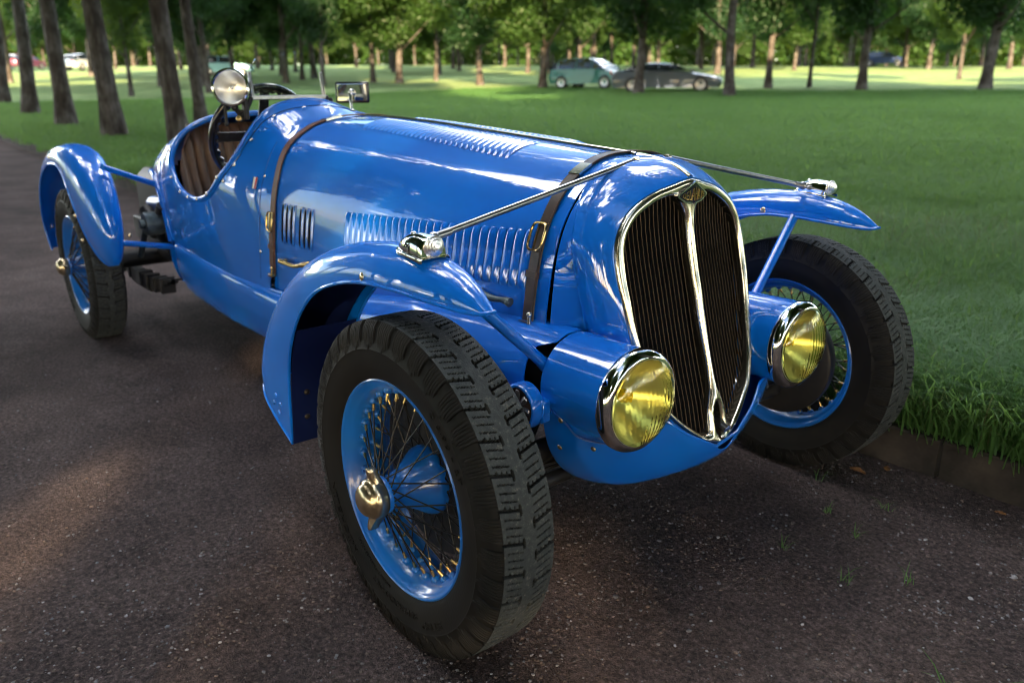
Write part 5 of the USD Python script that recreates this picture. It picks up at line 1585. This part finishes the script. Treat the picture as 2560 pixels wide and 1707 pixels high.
# the far wood that closes the view
wv_, wf_ = [], []
for k in range(2):
    pass
rw = np.random.default_rng(8)
nl = 150000
aa = rw.uniform(-.95, .95, nl); dd_ = rw.uniform(150, 185, nl)
hd_ = np.array([FWD[0], FWD[1]]) / np.linalg.norm(FWD[:2])
q = EYE[:2] + dd_[:, None] * (hd_ + np.array([RIGHT[0], RIGHT[1]]) * aa[:, None])
top = 9 + 7 * meshkit.fbm(np.column_stack([aa * 60, dd_ * 0 + 1, dd_ * 0]), 3, 4)
zz_ = rw.random(nl) ** .8 * top
p = np.column_stack([q, rise(q[:, 0], q[:, 1]) + zz_])
t = rw.normal(size=(nl, 3)); t /= np.linalg.norm(t, axis=1, keepdims=True)
b = np.cross(t, rw.normal(size=(nl, 3))); b /= np.linalg.norm(b, axis=1, keepdims=True)
sz = rw.uniform(.35, .75, nl)[:, None]
vv = np.stack([p - t * sz, p + b * sz * .6, p + t * sz, p - b * sz * .6], 1).reshape(-1, 3)
i = np.arange(nl)[:, None] * 4
obj('far_wood', (vv, np.vstack([i + [0, 1, 2], i + [0, 2, 3]])), 'leaf_green', smooth=False, label='sunlit wood closing the view at the far end of the park', cat='wood', kind='stuff')
# ------------------------------------------------------------------ parked cars and lamp posts in the background
def parked_car(name, loc, heading, paint, label, kind='coupe', length=4.4, width=1.8):
    base = np.array([*loc, ground(*loc)])
    C_ = thing(name, base, label, 'car', rotz=heading)
    L, Wd = length / 2, width / 2
    if kind == 'coupe':
        low = [(-L, .52), (-L + .03, .74), (-L + .12, .92), (-L + .5, 1.00), (-.6, .97), (.6, .93), (1.0, .88), (L - .5, .76), (L - .12, .62), (L, .48), (L - .02, .30), (L - .12, .22), (-L + .1, .22)]
        roof = [(-L + .55, .98), (-L + 1.1, 1.20), (-.55, 1.30), (.05, 1.28), (.55, 1.12), (1.05, .90)]
    elif kind == 'hatch':
        low = [(-L, .50), (-L + .02, .80), (-L + .06, .95), (-.5, .98), (.7, .96), (1.0, .92), (L - .35, .80), (L - .05, .66), (L, .45), (L - .06, .26), (-L + .1, .26)]
        roof = [(-L + .08, .94), (-L + .45, 1.32), (-.5, 1.42), (.2, 1.40), (.75, 1.18), (1.12, .93)]
    else:
        low = [(-L, .50), (-L, .90), (-L + .04, 1.05), (.2, 1.08), (1.0, 1.04), (L - .3, .95), (L - .03, .70), (L, .45), (L - .06, .28), (-L + .1, .28)]
        roof = [(-L + .05, 1.04), (-L + .18, 1.70), (-.3, 1.82), (.6, 1.78), (1.1, 1.40), (1.45, 1.02)]
    if kind == 'coupe':
        low = [(x, z * .90) for x, z in low]; roof = [(x, z * .90) for x, z in roof]
    ring = resample(np.array(low + [low[0]]), 71)[:-1]
    P = []
    for t in np.linspace(-1, 1, 15):
        inset = .10 * abs(t) ** 6
        P.append([(x * (1 - inset * .55), t * Wd * (1 - .10 * max(0, (z - .55)) - .06 * max(0, .45 - z)), .22 + (z - .22) * (1 - inset * .9) + .02 * (1 - t * t)) for x, z in ring])
    P = np.array(P)
    g = grid(P, cv=True)
    cap = [np.vstack([np.column_stack([np.arange(70) + o, (np.arange(70) + 1) % 70 + o, np.full(70, len(g[0]) + i)])]) for i, o in enumerate((0, 14 * 70))]
    vb = np.vstack([g[0], P[0].mean(0), P[-1].mean(0)])
    obj('car_body', (vb, np.vstack([g[1]] + cap)), paint, C_, 40, local=True)
    rl = resample(np.array(roof), 40)
    P = []
    for t in np.linspace(-1, 1, 13):
        P.append([(x, t * (Wd * .94 - .30 * (z - .92)), z - .05 * abs(t) ** 4 * (z > 1.1)) for x, z in rl])
    P = np.array(P)
    sides = [np.array([[(x, s * (Wd * .94 - .30 * (q - .92)), q) for q in np.linspace(.90, z - .05 * (z > 1.1), 4)] for x, z in rl]) for s in (-1, 1)]
    obj('side_window', grid(sides[0]), 'window_tint', C_, True, local=True)
    obj('side_window', grid(sides[1]), 'window_tint', C_, True, local=True)
    top = [i for i, (x, z) in enumerate(rl) if z > roof[2][1] - .11]
    fr = [i for i in range(40) if i >= top[-1]]; bk = [i for i in range(40) if i <= top[0]]
    obj('roof', grid(P[:, top] + [0, 0, .006]), paint, C_, True, local=True)
    obj('windscreen', grid(P[:, fr]), 'window_tint', C_, True, local=True)
    obj('rear_window', grid(P[:, bk]), 'window_tint', C_, True, local=True)
    for s in (-1, 1):
        pil = [tube(sides[0 if s < 0 else 1][i:i + 1].repeat(2, 0)[0] * 1.0, .028, 6) for i in (8, 20, top[-1])]
        obj('pillar', join(pil), paint, C_, local=True)
        for x in (-L * .58, L * .62):
            w = thing('road_wheel', (0, 0, 0), parent=C_)
            ORIG[w] = np.zeros(3)
            stage.GetPrimAtPath(w).GetAttribute('xformOp:translate').Set(Gf.Vec3d(x, s * (Wd - .10), .315))
            obj('tyre', lathe([(.20, -.10), (.29, -.105), (.315, -.085), (.318, 0), (.315, .085), (.29, .105), (.20, .10)], n=28), 'tyre_black', w, 40, local=True)
            obj('alloy_disc', join(lathe([(.20, s * .085), (.19, s * .10), (.06, s * .085), (.001, s * .09)], n=28)), 'wheel_alloy', w, 40, local=True)
        zf = np.interp(L - .22, [p[0] for p in low[3:9]], [p[1] for p in low[3:9]])
        obj('headlight', ball((L - .20, s * Wd * .68, zf - .06), 1, (.16, .20, .07), 2), 'head_glass', C_, True, local=True)
        obj('tail_light', box((.06, .30, .14), (-L + .03, s * Wd * .68, .80), .02), 'tail_red', C_, local=True)
    obj('bumper_grille', box((.08, width * .5, .12), (L - .05, 0, .40), .02), 'tyre_black', C_, local=True)
    return C_


parked_car('parked_car', (-21.6, 25.3), 36, 'car_grey', 'low grey sports coupe parked under the trees, centre right', 'coupe', 4.5, 1.88)
parked_car('parked_car', (-27.2, 26.4), 15, 'car_green', 'dark green hatchback parked left of the grey coupe', 'hatch', 3.9, 1.68)


def at_px(u, depth):
    """Ground point at a depth along the picture's column u (0 to 1)."""
    d = FWD + RIGHT * (u - .5) * 2 * .6412
    q = EYE[:2] + depth * d[:2] / (d @ FWD)
    return float(q[0]), float(q[1])


for u, dep, hd, pt, lab, kd in ((.011, 88, 150, 'car_white', 'white van far away near the left edge, between two trunks', 'van'), (.047, 88, 140, 'car_navy', 'blue car far away between the leaning trunks at left', 'hatch'),
                                (.0725, 86, 130, 'car_plum', 'plum coloured car far away left of the slender young tree', 'hatch'), (.127, 80, 120, 'car_white', 'white hatchback far away just behind the slender young tree', 'hatch'),
                                (.250, 68, 60, 'car_teal', 'pale teal hatchback parked far off behind the aero screen', 'hatch'),
                                (.829, 88, 20, 'car_navy', 'dark navy car far away behind the trunk above the far front wing', 'hatch'), (.972, 112, 25, 'car_navy', 'dark blue car far off near the right edge', 'hatch')):
    parked_car('parked_car', at_px(u, dep), hd, pt, lab, kd, 4.1 if kd != 'van' else 4.6, 1.75)


def lamp_post(loc, h, label):
    b = np.array([*loc, ground(*loc)])
    Lp = thing('lamp_post', b, label, 'lamp post')
    obj('post', lathe([(.11, 0), (.11, .25), (.065, .32), (.05, h * .6), (.045, h - .35), (.07, h - .33), (.02, h - .30)], (0, 0, 1), b, 16), 'post_paint', Lp)
    obj('globe', ball(b + [0, 0, h - .12], .22, sub=2), 'lamp_globe', Lp, True)


lamp_post(at_px(.6905, 70), 4.4, 'pale sunlit lamp post right of the grey coupe')
lamp_post(at_px(.2565, 60), 4.4, 'lamp post with amber globe above the spot lamp, among trees')
